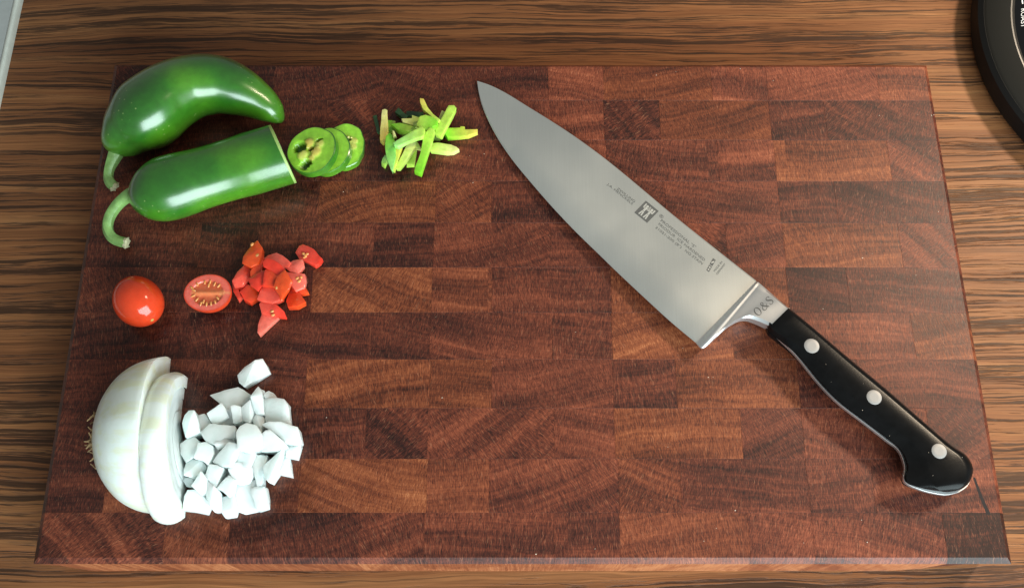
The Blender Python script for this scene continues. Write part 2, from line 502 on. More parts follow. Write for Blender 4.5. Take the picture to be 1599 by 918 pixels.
def build_board():
    ys = [BY + CH] + [un(860, y).y for y in ROWY[1:-1]] + [-BY - CH]
    gap = 0.00002
    rng = random.Random(5)
    for r in range(11):
        js = EVEN if r % 2 == 0 else ODD
        xs = [-BX - CH] + [(-0.5 + 0.398 + 0.0675 * i) * 2 * BX + rng.uniform(-.0006, .0006) for i in js[1:-1]] + [BX + CH]
        for k in range(10):
            xa, xb, yt, yb = xs[k], xs[k + 1], ys[r], ys[r + 1]
            cl, crr = k == 0, k == 9
            ct, cb_ = r == 0, r == 10
            if not cl: xa += gap
            if not crr: xb -= gap
            if not ct: yt -= gap
            if not cb_: yb += gap
            mb = 0.00006
            # profiles along x: each ring is (y, z) pairs
            n = max(1, int((xb - xa) / 0.004)) if cb_ else 1
            stations = []
            lin = CH if cl else mb
            rin = CH if crr else mb
            stations.append((xa, 1.0, lin)); stations.append((xa + lin, 0.0, lin))
            for q in range(1, n): stations.append((xa + lin + (xb - xa - lin - rin) * q / n, 0.0, lin))
            stations.append((xb - rin, 0.0, rin)); stations.append((xb, 1.0, rin))
            tin = CH if ct else mb
            bin_ = CH if cb_ else mb
            rings = []
            for (x, low, c) in stations:
                z = T - low * c
                ti = 0.0 if low and ct and c == CH else tin
                bi = 0.0 if low and cb_ and c == CH else bin_
                zt = min(z, T)
                under = 0.0
                if cb_:          # the lower front edge is rounded away towards the corners
                    a = max(0.0, 1 - (x + BX + CH) / 0.018); d = max(0.0, 1 - (BX + CH - x) / 0.062)
                    under = 0.0052 * max(a * a, d * d)
                zsm = T - CH if ct else T - max(mb, low * c)
                zfm = T - CH if cb_ else T - max(mb, low * c)
                rings.append([(x, yt, 0.0), (x, yt, zsm), (x, yt - ti, zt), (x, yb + bi, zt), (x, yb, zfm), (x, yb + under, 0.0)])
            V, Fs = loft(rings)
            cx, cy = (xa + xb) / 2, (yt + yb) / 2
            me = mesh('wood_block', [(v[0] - cx, v[1] - cy, v[2]) for v in V], Fs, False)
            o = link('wood_block', me, M['block'], board, (cx, cy, 0))
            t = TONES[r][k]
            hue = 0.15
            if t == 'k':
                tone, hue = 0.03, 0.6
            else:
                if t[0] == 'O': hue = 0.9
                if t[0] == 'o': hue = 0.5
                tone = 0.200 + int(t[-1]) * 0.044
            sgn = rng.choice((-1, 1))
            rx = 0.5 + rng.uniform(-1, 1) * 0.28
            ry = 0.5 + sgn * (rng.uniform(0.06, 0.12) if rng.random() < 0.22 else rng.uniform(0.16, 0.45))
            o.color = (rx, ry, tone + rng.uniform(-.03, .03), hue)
            if t == 'k': o['label'] = 'very dark walnut brown corner block'
build_board()
# the crack running out from under the knife butt
def crack():
    a, b_ = un(1521, 745), un(1544, 803)
    pts = cr([(a.x, a.y), ((a.x + b_.x) / 2 - .0003, (a.y + b_.y) / 2), (b_.x, b_.y)], 5)
    V, Fs = [], []
    for i, (x, y) in enumerate(pts):
        t = i / (len(pts) - 1)
        wd = 0.0005 + 0.0006 * t
        V += [(x - wd, y, T + 0.00002), (x + wd, y, T + 0.00002), (x + wd, y, T - 0.0004), (x - wd, y, T - 0.0004)]
    n = len(pts)
    for i in range(n - 1):
        a0, b0 = 4 * i, 4 * i + 4
        for j in range(4): Fs.append((a0 + j, a0 + (j + 1) % 4, b0 + (j + 1) % 4, b0 + j))
    Fs += [(0, 1, 2, 3), (4 * n - 4, 4 * n - 3, 4 * n - 2, 4 * n - 1)]
    part('crack', V, Fs, M['crack'], board, False)['label'] = 'narrow dark crack in the surface beside the knife butt'
crack()

# ------------------------------------------------------------------ peppers
def pepper_path(pts, zscale=1.0, lift=0.0, n=6):
    out = []
    for (px, py, r) in cr(pts, n):
        h = 0.01
        for _ in range(4):
            rm = max(r, 0.5) * pxs(px, py, h)
            h = max(rm * zscale, lift)
        out.append((un(px, py, h), rm))
    return out

def lobes(ph, amp, k=3):
    return lambda i, a: 1 + amp * math.cos(k * (a - ph)) + amp * 0.5 * math.sin(2 * a + i * 0.05)

def stem_part(root, pts, name='stem'):
    path = []
    for (px, py, r, h) in cr(pts, 6):
        path.append((un(px, py, h), r * pxs(px, py, h)))
    V, Fs = loft(tube_rings(path, 12, lambda i, a: 1 + 0.07 * math.cos(5 * a) ))
    s = part(name, V, Fs, M['stem'], root)
    c, rr = path[-1]; d = (path[-1][0] - path[-3][0]).normalized()
    rg = random.Random(3)
    rings = tube_rings([(c - d * 0.0006, rr * 1.02), (c + d * 0.0008, rr * 1.18), (c + d * 0.0014, rr * 0.9)], 12, lambda i, a: 1 + 0.12 * math.sin(4 * a + i))
    rings[-1] = [p + d * rg.uniform(-.001, .0008) for p in rings[-1]]
    V, Fs = loft(rings)
    part('stem_end', V, Fs, M['stem_end'], root, parent=s)
    return s

def calyx_part(root, c, d, r, seed):
    rg = random.Random(seed)
    d = d.normalized()
    rings = tube_rings([(c - d * 0.0016, r * 0.55), (c, r * 1.0), (c + d * 0.0012, r * 1.18), (c + d * 0.0006, r * 1.26), (c + d * 0.0025, r * 0.9)], 22)
    for k, rr in enumerate(rings[2:4]):
        for j in range(22):
            rr[j] = rr[j] + (rr[j] - c) * rg.uniform(-.10, .20)
    V, Fs = loft(rings)
    part('calyx', V, Fs, M['calyx'], root)

# whole curved pepper
wp = [(186, 224, 20), (192, 215, 36), (205, 200, 47), (228, 180, 57), (262, 153, 54), (300, 136, 49), (338, 133, 45), (372, 143, 38.5), (402, 158, 29.5), (422, 172, 22), (433, 182, 14), (438, 187, 7), (440, 189, 2)]
path = pepper_path(wp)
base = un(270, 170, 0)
root = thing('jalapeno_pepper', base, 'whole curved glossy green jalapeno lying at the upper left corner of the board', 'jalapeno')
V, Fs = loft(tube_rings(path, 40, lobes(1.0, 0.035)))
part('pepper_body', V, Fs, M['pepper'], root)
calyx_part(root, path[1][0], path[4][0] - path[1][0], path[1][1] * 0.60, 2)
stem_part(root, [(191, 214, 17, .015), (186, 226, 15, .014), (179, 243, 11, .012), (171, 262, 8, .009), (169, 276, 7.5, .007), (173, 286, 8, .006), (178, 291, 7.5, .005)])

# cut pepper
cp = [(231, 304, 8), (234.5, 303, 30), (241, 301, 43), (254, 298, 50), (280, 290.5, 50.5), (315, 280, 47.5), (355, 268, 47), (392, 257, 48.6)]
path = pepper_path(cp, n=5)
base = un(340, 275, 0)
root = thing('jalapeno_pepper', base, 'jalapeno with its tip cut off, long hooked stem, lying below the whole one', 'jalapeno')
rings = tube_rings(path, 40, lobes(0.4, 0.028))
# slanted cut plane at the tip end
tdir = (path[-1][0] - path[-4][0]).normalized()
pa, pb = un(423, 201, .030), un(464, 286, .004)
cutn = Vector((0.90, 0.43, 0.02)).normalized()
cutp = un(444, 243, 0.018)
def ext(ring, off=0.0, sc_=1.0):
    c = sum(ring, Vector()) / len(ring)
    out = []
    for p in ring:
        q = c + (p - c) * sc_
        k = ((cutp + cutn * off) - q).dot(cutn) / tdir.dot(cutn)
        out.append(q + tdir * k)
    return out
rings.append(ext(rings[-1], -0.0012, 0.99))
last = ext(rings[-2])
V, Fs = loft(rings, True, False)
part('pepper_body', V, Fs, M['pepper'], root)
r0 = ext(rings[-2], -0.0012, 0.991); r1 = ext(rings[-2], 0.0, 0.985); r2 = ext(rings[-2], 0.0002, 0.86); r3 = ext(rings[-2], -0.004, 0.80)
V, Fs = loft([r0, r1, r2, r3], False, True)
part('cut_face', V, Fs, M['rim_flesh'], root)
calyx_part(root, path[1][0] + tdir * 0.0006, tdir, path[1][1] * 0.80, 6)
stem_part(root, [(238, 302, 19, .017), (229, 300, 16, .017), (216, 299, 12.5, .0165), (199, 306, 10, .015), (183, 320, 9, .013), (171, 338, 8.5, .011), (168, 355, 8, .009), (174, 369, 8, .0075), (184, 376, 8, .0065), (196, 379, 8, .006)])

# ------------------------------------------------------------------ jalapeno rounds
def setcol(me, cols):
    a = me.color_attributes.new('flesh', 'FLOAT_COLOR', 'POINT')
    for i, c in enumerate(cols):
        a.data[i].color = (*c, 1)

def round_slice(cpx, rads, hc, tilt, tdir_deg, thick, label, holes, pith, seeds):
    """disc with outline radii (px) around cpx at centre height hc, tilted; local frame u, v, n"""
    c = un(cpx[0], cpx[1], hc)
    s = pxs(cpx[0], cpx[1], hc)
    a = math.radians(tdir_deg)
    axis = Vector((-math.sin(a), math.cos(a), 0))      # tilting raises the side at tdir_deg
    Rm = Matrix.Rotation(-math.radians(tilt), 3, axis)
    u, v, n = Rm @ Vector((1, 0, 0)), Rm @ Vector((0, 1, 0)), Rm @ Vector((0, 0, 1))
    root = thing('jalapeno_round', (c.x, c.y, T), label, 'jalapeno slice', 'jalapeno rounds beside the cut pepper')
    N = 48
    k = len(rads)
    R = [cr(list(rads) + [rads[0]], N // k)[i][0] if False else None for i in range(0)]
    rr = []
    for i in range(N):
        f = i / N * k
        i0 = int(f); t = f - i0; t = t * t * (3 - 2 * t)
        rr.append(rads[i0 % k] * (1 - t) + rads[(i0 + 1) % k] * t)
    def P(i, sc_, z, dr=0.0):
        ang = 2 * math.pi * i / N
        rad = (rr[i] * s) * sc_ + dr
        return c + u * (rad * math.cos(ang)) + v * (rad * math.sin(ang)) + n * z
    # skin band
    rings = [[P(i, 1.0, -thick, -0.0006) for i in range(N)], [P(i, 1.0, -thick + 0.0006) for i in range(N)],
             [P(i, 1.0, -0.0005) for i in range(N)], [P(i, 1.0, -0.0001, -0.0005) for i in range(N)], [P(i, 1.0, -0.0002, -0.0009) for i in range(N)]]
    V, Fs = loft(rings, True, False)
    part('skin', V, Fs, M['pepper'], root)
    # flesh face with hollows: polar grid, vertices pushed down inside holes and up on pith lobes
    Vf, Cf, rings2 = [], [], []
    NR = 26
    for q in range(NR):
        sc_ = 1 - q / NR
        ring = []
        for i in range(N):
            ang = 2 * math.pi * i / N
            rad = rr[i] * sc_
            x, y = rad * math.cos(ang), rad * math.sin(ang)
            z = 0.0
            col = Vector((0.29, 0.60, 0.045))
            edge = max(0, 1 - (1 - sc_) / 0.10)
            col = col.lerp(Vector((0.10, 0.30, 0.03)), edge * 0.6)
            inner = max(0.0, min(1.0, (0.62 - sc_) / 0.3))
            col = col.lerp(Vector((0.36, 0.50, 0.06)), inner * 0.8)
            for (hx, hy, ha, hb, hr) in holes:
                ca, sa = math.cos(math.radians(hr)), math.sin(math.radians(hr))
                dx, dy = x - hx, y - hy
                ex, ey = (dx * ca + dy * sa) / ha, (-dx * sa + dy * ca) / hb
                d = ex * ex + ey * ey
                if d < 1.5:
                    f = min(1.0, max(0.0, (1.5 - d) / 0.7))
                    z -= (thick - 0.0008) * f
                    col = col.lerp(Vector((0.075, 0.19, 0.015)), f)
            for (hx, hy, hr, hh) in pith:
                d = ((x - hx) ** 2 + (y - hy) ** 2) / (hr * hr)
                if d < 1:
                    z += hh * (1 - d) ** 0.5
                    col = Vector((0.58, 0.60, 0.13)).lerp(Vector((0.66, 0.46, 0.10)), max(0, min(.8, 0.2 + 0.5 * math.sin(hx * 3 + hy)))).lerp(col, d ** 3)
            ring.append(c + u * (x * s) + v * (y * s) + n * z)
            Cf.append(col)
        if q == 0:
            ring = [P(i, 1.0, -0.0001, -0.0007) for i in range(N)]
        rings2.append(ring)
    V, Fs = loft(rings2, False, True)
    me = bpy.data.meshes.new('flesh')
    me.from_pydata([tuple(Vector(p) - root.location) for p in V], [], Fs)
    setcol(me, Cf); shade(me, True, 60)
    link('flesh', me, M['flesh'], root)
    # seeds as small lens shapes
    if seeds:
        SV, SF = [], []
        for (sx_, sy_, sr) in seeds:
            add_ball(SV, SF, c + u * (sx_ * s) + v * (sy_ * s) + n * 0.0002, (sr * s, sr * s * 0.8, 0.0008))
        part('seed', SV, SF, M['pith'], root)
    return root

def add_ball(V, Fs, c, r, rot=0.0, ns=10, nr=6):
    o = len(V)
    ca, sa = math.cos(rot), math.sin(rot)
    for i in range(nr + 1):
        th = math.pi * i / nr
        for j in range(ns):
            ph = 2 * math.pi * j / ns
            x, y, z = r[0] * math.sin(th) * math.cos(ph), r[1] * math.sin(th) * math.sin(ph), r[2] * math.cos(th)
            V.append(Vector(c) + Vector((x * ca - y * sa, x * sa + y * ca, z)))
    for i in range(nr):
        for j in range(ns):
            a, b_ = o + i * ns + j, o + i * ns + (j + 1) % ns
            Fs.append((a, b_, b_ + ns, a + ns))

# radii listed counter-clockwise from +x in steps of 30 degrees, px
round_slice((539, 227), [29.5, 32, 38, 40, 37, 32, 30, 31, 36, 39, 36, 31], .0055, 3, 180, .0052,
            'jalapeno round at the right end of the overlapping row of slices', [(2, 9, 6, 3, 20)], [(14, 8, 6, .0006), (13, -2, 6, .0005), (2, 4, 8, .0006)], [(4, 14, 2.2), (9, 13, 1.8)])
round_slice((511, 233), [37, 36, 37, 39, 38, 36, 36, 38, 41, 42, 40, 38], .0098, 9, 0, .0052,
            'middle jalapeno round, mostly hidden under the left slice', [(-8, 6, 8, 5, 0)], [(2, 2, 9, .0006)], [])
round_slice((486, 233), [41, 41, 39, 40, 40, 42, 42, 40, 41, 43, 44, 42], .0145, 15, 0, .0050,
            'jalapeno round in front with two dark hollows and yellow pith in its cut face',
            [(-20, 6, 10.5, 7.5, 8), (-8, -26, 9.5, 6, 40), (12, 14, 5, 2.4, 20), (0, 0, 5, 3, 0)],
            [(-5, 10, 9.5, .0013), (-14, -9, 9.5, .0013), (9, -6, 9.5, .0012), (14, 7, 8, .0008), (2, -16, 6, .0006)], [])

# ------------------------------------------------------------------ chopped pieces
def chunk(name, poly, org, scale, h, thick, material, label, cat, group, seed, crease=0.0, tilt=None, cols=None, bevel=0.0007, flare=0.98, dome=0.0, grow=1.07, wavy=0.0, bow=0.0):
    """a solid chunk: its upper outline at mean height h, going down by thick; each seen outline is a real prism"""
    rg = random.Random(seed)
    pts = [(org[0] + x / scale, org[1] + y / scale) for x, y in poly]
    n = len(pts)
    cx, cy = sum(p[0] for p in pts) / n, sum(p[1] for p in pts) / n
    if tilt is None:
        tilt = (rg.uniform(-.16, .16), rg.uniform(-.16, .16))
    pts = [(cx + (p[0] - cx) * grow, cy + (p[1] - cy) * grow) for p in pts]
    c0 = un(cx, cy, h)
    top, bot = [], []
    for (px, py) in pts:
        p = un(px, py, h)
        for _ in range(3):
            z = h + tilt[0] * (p.x - c0.x) + tilt[1] * (p.y - c0.y)
            z = max(z, 0.0012)
            p = un(px, py, z)
        top.append(p)
    for p in top:
        q = c0 + (p - c0) * flare + Vector((rg.uniform(-.0006, .0006), rg.uniform(-.0006, .0006), 0))
        zb = max(T + 0.0001 + rg.uniform(0, .0001), p.z - thick * rg.uniform(.85, 1.1))
        bot.append(Vector((q.x, q.y, min(zb, p.z - 0.0008))))
    bm = bmesh.new()
    tv = [bm.verts.new(p) for p in top]
    bv = [bm.verts.new(p) for p in bot]
    if dome and n >= 4:
        cc = sum(top, Vector()) / n + Vector((0, 0, dome))
        cv = bm.verts.new(cc)
        for i in range(n): bm.faces.new((tv[i], tv[(i + 1) % n], cv))
    elif crease and n >= 5:
        k = rg.randrange(n); j = (k + n // 2) % n
        a, b_ = min(k, j), max(k, j)
        for t in (a, b_): tv[t].co.z += crease
        bm.faces.new(tv[a:b_ + 1]); bm.faces.new(tv[b_:] + tv[:a + 1])
    else:
        bm.faces.new(tv)
    bm.faces.new(bv[::-1])
    for i in range(n):
        bm.faces.new((tv[i], bv[i], bv[(i + 1) % n], tv[(i + 1) % n]))
    bmesh.ops.recalc_face_normals(bm, faces=bm.faces)
    bmesh.ops.bevel(bm, geom=bm.edges[:], offset=bevel, segments=2, affect='EDGES', profile=0.6, clamp_overlap=True)
    bmesh.ops.triangulate(bm, faces=[f for f in bm.faces if len(f.verts) > 4])
    if wavy or bow:
        for _ in range(2):
            lng = [e for e in bm.edges if e.calc_length() > 0.0026]
            if lng: bmesh.ops.subdivide_edges(bm, edges=lng, cuts=1, use_grid_fill=True)
            bmesh.ops.triangulate(bm, faces=[f for f in bm.faces if len(f.verts) > 4])
        bm.normal_update()
        an = rg.uniform(0, math.pi)
        ax, ay = math.cos(an), math.sin(an)
        sd = Vector((seed * 3.7, seed * 1.3, 0))
        mv = []
        for v in bm.verts:
            d = v.co - c0
            up = max(0.0, min(1.0, (v.co.z - c0.z) / thick + 1.0))
            q = mnoise.noise(v.co * 210 + sd) * wavy + mnoise.noise(v.co * 520 + sd) * wavy * 0.4
            k = (d.x * ax + d.y * ay)
            mv.append(v.normal * q * up + Vector((0, 0, -bow * 28 * k * k * up)))
        for v, q in zip(bm.verts, mv):
            v.co += q
            v.co.z = max(v.co.z, T + .0001)
    zmin = min(v.co.z for v in bm.verts)
    L = Vector((c0.x, c0.y, zmin))
    zmax = max(v.co.z for v in bm.verts)
    for v in bm.verts: v.co -= L
    me = bpy.data.meshes.new(name)
    bm.to_mesh(me); bm.free()
    if cols:
        vals = []
        # direction of the longest extent carries the colour change
        d = (top[-1] + top[0] - top[n // 2] - top[(n - 1) // 2])
        d = d.normalized() if d.length > 0 else Vector((1, 0, 0))
        pr = [v.co.dot(d) for v in me.vertices]
        lo, hi = min(pr), max(pr)
        for v, q in zip(me.vertices, pr):
            t = (q - lo) / max(1e-6, hi - lo)
            col = Vector(cols[0]).lerp(Vector(cols[1]), t)
            if len(cols) > 2:
                f = max(0.0, min(1.0, 1.2 - v.co.z / max(1e-6, zmax - L.z) * 1.9))
                col = col.lerp(Vector(cols[2]), f)
            vals.append(col)
        setcol(me, vals)
    shade(me, True, 35)
    return tag(link(name, me, material, None, L), label, cat, group)

# --- jalapeno sticks
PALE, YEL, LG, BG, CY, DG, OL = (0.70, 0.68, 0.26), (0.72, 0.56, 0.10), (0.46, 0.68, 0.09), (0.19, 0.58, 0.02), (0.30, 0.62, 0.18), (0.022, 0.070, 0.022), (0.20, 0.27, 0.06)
def bar(x0, y0, x1, y1, w0, w1):
    d = math.hypot(x1 - x0, y1 - y0); nx, ny = -(y1 - y0) / d, (x1 - x0) / d
    return [(x0 + nx * w0 / 2, y0 + ny * w0 / 2), (x0 - nx * w0 / 2, y0 - ny * w0 / 2), (x1 - nx * w1 / 2, y1 - ny * w1 / 2), (x1 + nx * w1 / 2, y1 + ny * w1 / 2)]
STICKS = [
    # polygon, height mm, thickness mm, colours, label
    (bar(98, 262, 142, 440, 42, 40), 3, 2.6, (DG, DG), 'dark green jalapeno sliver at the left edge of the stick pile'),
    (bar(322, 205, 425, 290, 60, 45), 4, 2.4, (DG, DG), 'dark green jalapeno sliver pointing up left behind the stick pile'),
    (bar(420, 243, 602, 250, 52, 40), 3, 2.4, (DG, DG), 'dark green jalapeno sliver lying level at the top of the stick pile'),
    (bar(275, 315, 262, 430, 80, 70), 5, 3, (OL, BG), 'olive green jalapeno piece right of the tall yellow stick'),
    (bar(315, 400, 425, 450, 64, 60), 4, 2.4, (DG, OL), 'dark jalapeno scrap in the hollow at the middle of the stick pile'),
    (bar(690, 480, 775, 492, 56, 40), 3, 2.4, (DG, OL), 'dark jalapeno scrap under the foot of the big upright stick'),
    ([(172, 205), (200, 195), (228, 208), (238, 400), (225, 500), (195, 555), (150, 515), (155, 400)], 8, 3.5, (YEL, PALE), 'pale yellow jalapeno stick standing tall at the left of the pile'),
    ([(368, 295), (480, 292), (478, 258), (545, 280), (590, 290), (560, 350), (500, 368), (385, 335)], 9, 4, (LG, PALE), 'cream and yellow jalapeno stick with a small spike near the pile top'),
    ([(262, 352), (360, 338), (500, 375), (520, 400), (440, 432), (330, 410)], 9, 4, (LG, BG), 'mid green jalapeno stick lying level left of centre in the pile'),
    ([(560, 85), (600, 92), (640, 180), (700, 250), (775, 310), (750, 335), (660, 262), (590, 195), (562, 130)], 11, 3, (LG, YEL), 'bent yellow jalapeno strip curling out of the top of the pile'),
    (bar(812, 220, 775, 320, 58, 60), 5, 3.5, (LG, PALE), 'pale jalapeno stick peeking out left of the big upright stick'),
    ([(855, 160), (915, 158), (938, 185), (900, 260), (775, 482), (712, 455), (718, 410), (790, 280)], 9, 4.5, (LG, LG), 'big light green jalapeno stick leaning up right of the pile'),
    ([(812, 405), (850, 390), (975, 388), (978, 375), (1022, 378), (1025, 408), (1158, 405), (1155, 440), (1060, 470), (960, 485), (840, 484), (812, 450)], 4.5, 4, (YEL, BG), 'notched green and yellow jalapeno stick lying furthest right'),
    ([(650, 590), (680, 548), (740, 542), (880, 562), (940, 585), (968, 612), (920, 642), (840, 636), (660, 618)], 4.5, 4, (PALE, LG), 'pale green jalapeno stick with a pointed tip lying lower right'),
    ([(205, 665), (240, 690), (205, 778), (165, 748), (175, 710)], 4, 3.5, (LG, CY), 'small light jalapeno piece at the lower left of the stick pile'),
    (bar(485, 590, 462, 766, 78, 76), 5, 4, (LG, LG), 'short blunt green jalapeno stick at the bottom of the pile'),
    ([(500, 505), (540, 540), (578, 602), (520, 595), (480, 570)], 9, 3, (PALE, LG), 'small white tipped jalapeno triangle in the middle of the pile'),
    ([(490, 505), (530, 530), (515, 590), (420, 720), (365, 808), (312, 812), (318, 780), (380, 660), (430, 560)], 10, 4.5, (LG, PALE), 'pale stick slanting down left at the bottom of the jalapeno pile'),
    ([(665, 385), (715, 400), (690, 520), (640, 660), (580, 860), (502, 845), (510, 800), (570, 640), (590, 520), (630, 420)], 13, 4.5, (BG, LG), 'long bright green jalapeno stick pointing straight down from the pile'),
    ([(560, 270), (620, 255), (700, 280), (745, 320), (740, 365), (690, 380), (640, 420), (560, 400), (520, 360)], 13, 5, (BG, LG), 'broad bright green jalapeno piece crowning the stick pile'),
    ([(385, 540), (380, 590), (330, 740), (290, 835), (262, 800), (270, 650), (310, 560)], 12, 4.5, (LG, YEL), 'yellow green jalapeno wedge beside the big folded piece'),
    ([(210, 480), (250, 440), (290, 470), (310, 560), (318, 680), (285, 842), (262, 825), (215, 690), (203, 580)], 13, 4.5, (CY, BG), 'big folded green jalapeno wedge pointing down at the lower left of the pile'),
    ([(285, 545), (440, 450), (580, 372), (615, 400), (605, 470), (550, 492), (440, 530), (330, 580), (295, 578)], 17, 4.5, (LG, CY), 'light green jalapeno stick lying diagonally across the top of the pile'),
    ([(280, 415), (300, 425), (318, 475), (290, 478)], 15, 2.5, (PALE, PALE), 'tiny pale spike of jalapeno above the folded wedge'),
]
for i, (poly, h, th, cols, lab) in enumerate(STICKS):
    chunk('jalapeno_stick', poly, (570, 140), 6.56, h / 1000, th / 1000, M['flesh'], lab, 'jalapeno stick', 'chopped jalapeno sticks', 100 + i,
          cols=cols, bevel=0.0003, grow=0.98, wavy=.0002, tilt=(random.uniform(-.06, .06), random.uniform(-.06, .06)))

# --- tomato dice
RED, ORG, PNK, PPK = (0.64, 0.036, 0.018), (0.68, 0.072, 0.014), (0.70, 0.080, 0.050), (0.78, 0.18, 0.13)
TOM = [
    ([(360, 195), (400, 165), (470, 148), (520, 170), (585, 225), (560, 262), (500, 262), (430, 215)], 7, 4, (PNK, PPK), 'pink tomato strip arching along the top edge of the tomato pile'),
    ([(80, 385), (130, 312), (195, 238), (248, 290), (205, 370), (165, 420), (95, 425)], 8, 5, (PNK, PNK), 'pink tomato slab on the left side of the tomato pile'),
    ([(72, 400), (120, 425), (130, 480), (152, 530), (125, 556), (85, 490)], 4, 4, (PNK, RED), 'narrow tomato piece pointing down at the far left of the pile'),
    ([(100, 400), (180, 395), (200, 430), (150, 470), (110, 450)], 5, 4, (RED, RED), 'small red tomato scrap tucked under the pink slab'),
    ([(145, 490), (215, 435), (290, 465), (312, 530), (235, 580), (182, 555)], 6, 5.5, (ORG, RED), 'orange red tomato wedge at the lower left of the pile'),
    ([(180, 175), (235, 95), (290, 42), (332, 100), (325, 170), (300, 225), (235, 255), (172, 225)], 11, 5, (ORG, ORG), 'orange tomato piece sticking up at the top left of the pile'),
    ([(235, 305), (300, 215), (340, 180), (338, 300), (285, 345), (240, 350)], 10, 5, (RED, ORG), 'red tomato sliver running down from the orange top piece'),
    ([(580, 235), (620, 212), (692, 208), (704, 260), (660, 318), (590, 300), (555, 270)], 7, 5, (PPK, PNK), 'pale pink tomato piece at the upper right of the pile'),
    ([(568, 318), (640, 330), (715, 338), (726, 390), (710, 440), (640, 470), (600, 420)], 7, 5, (PPK, PNK), 'pink tomato piece with seeds at the right of the pile'),
    ([(600, 430), (660, 465), (710, 435), (748, 495), (690, 508), (620, 480)], 5, 4, (ORG, RED), 'orange tomato edge pointing right below the seeded pink piece'),
    ([(600, 472), (672, 512), (718, 580), (660, 610), (578, 622), (562, 575)], 6, 5.5, (ORG, RED), 'orange red tomato wedge at the lower right of the pile'),
    ([(225, 375), (265, 350), (330, 310), (372, 308), (365, 390), (300, 470), (245, 430)], 11, 5, (RED, RED), 'red tomato piece left of centre in the pile'),
    ([(355, 225), (385, 190), (440, 210), (500, 250), (548, 310), (490, 345), (410, 290), (360, 265)], 14, 5, (RED, RED), 'bright red tomato flap on the top of the pile'),
    ([(372, 300), (430, 300), (488, 350), (450, 435), (348, 425)], 13, 5, (ORG, RED), 'orange red square tomato piece in the centre of the pile'),
    ([(340, 470), (380, 440), (450, 440), (515, 500), (500, 545), (430, 582), (305, 552)], 9, 5.5, (PNK, PNK), 'pink tomato piece at the bottom of the pile'),
    ([(480, 365), (540, 305), (588, 380), (572, 460), (510, 548), (490, 500), (448, 445)], 15, 5, (ORG, ORG), 'orange curved tomato piece on top of the pile, right of centre'),
    ([(650, 145), (680, 85), (710, 73), (795, 115), (864, 192), (850, 225), (808, 243), (755, 220), (700, 195), (690, 207)], 5, 5, (RED, PNK), 'separate red tomato piece lying off the upper right of the pile'),
    ([(328, 602), (350, 582), (400, 582), (460, 610), (522, 660), (546, 712), (482, 705), (430, 700), (345, 680)], 7, 4, (RED, PNK), 'red upper half of the two tomato pieces lying below the pile'),
    ([(345, 680), (430, 690), (485, 712), (400, 795), (322, 866), (306, 840), (312, 785)], 5, 4.5, (PPK, PNK), 'pink pointed tomato piece lowest below the pile'),
]
tom_objs = []
for i, (poly, h, th, cols, lab) in enumerate(TOM):
    tom_objs.append(chunk('tomato_piece', poly, (350, 370), 5.74, h / 1000, th / 1000, M['tomato_flesh'], lab, 'tomato piece', 'diced tomato pieces', 200 + i,
                          cols=cols, bevel=0.0003, grow=1.15, wavy=.0004, bow=.5, dome=0.0008 if i % 2 else 0.0, tilt=(random.uniform(-.2, .2), random.uniform(-.2, .2))))
def tomato_seeds(idx, spots, h):
    o = tom_objs[idx]
    for (x, y, r) in spots:
        V, Fs = [], []
        p = un(350 + x / 5.74, 370 + y / 5.74, h)
        add_ball(V, Fs, p - o.location, (r * .0008, r * .0006, .0005), random.uniform(0, 3))
        link('seed', mesh('seed', V, Fs), M['seed'], o)
tomato_seeds(16, [(710, 150, 1.2), (728, 168, 1.5), (745, 152, 1.1), (715, 185, .9)], .0052)
tomato_seeds(8, [(655, 370, 1.3), (672, 395, 1.4), (690, 360, 1.1)], .0072)
tomato_seeds(5, [(250, 66, 1.4), (296, 165, 1.5)], .0115)
tomato_seeds(17, [(430, 665, 1.3), (438, 698, 1.3)], .0072)
tomato_seeds(15, [(470, 455, 1.2)], .0152)

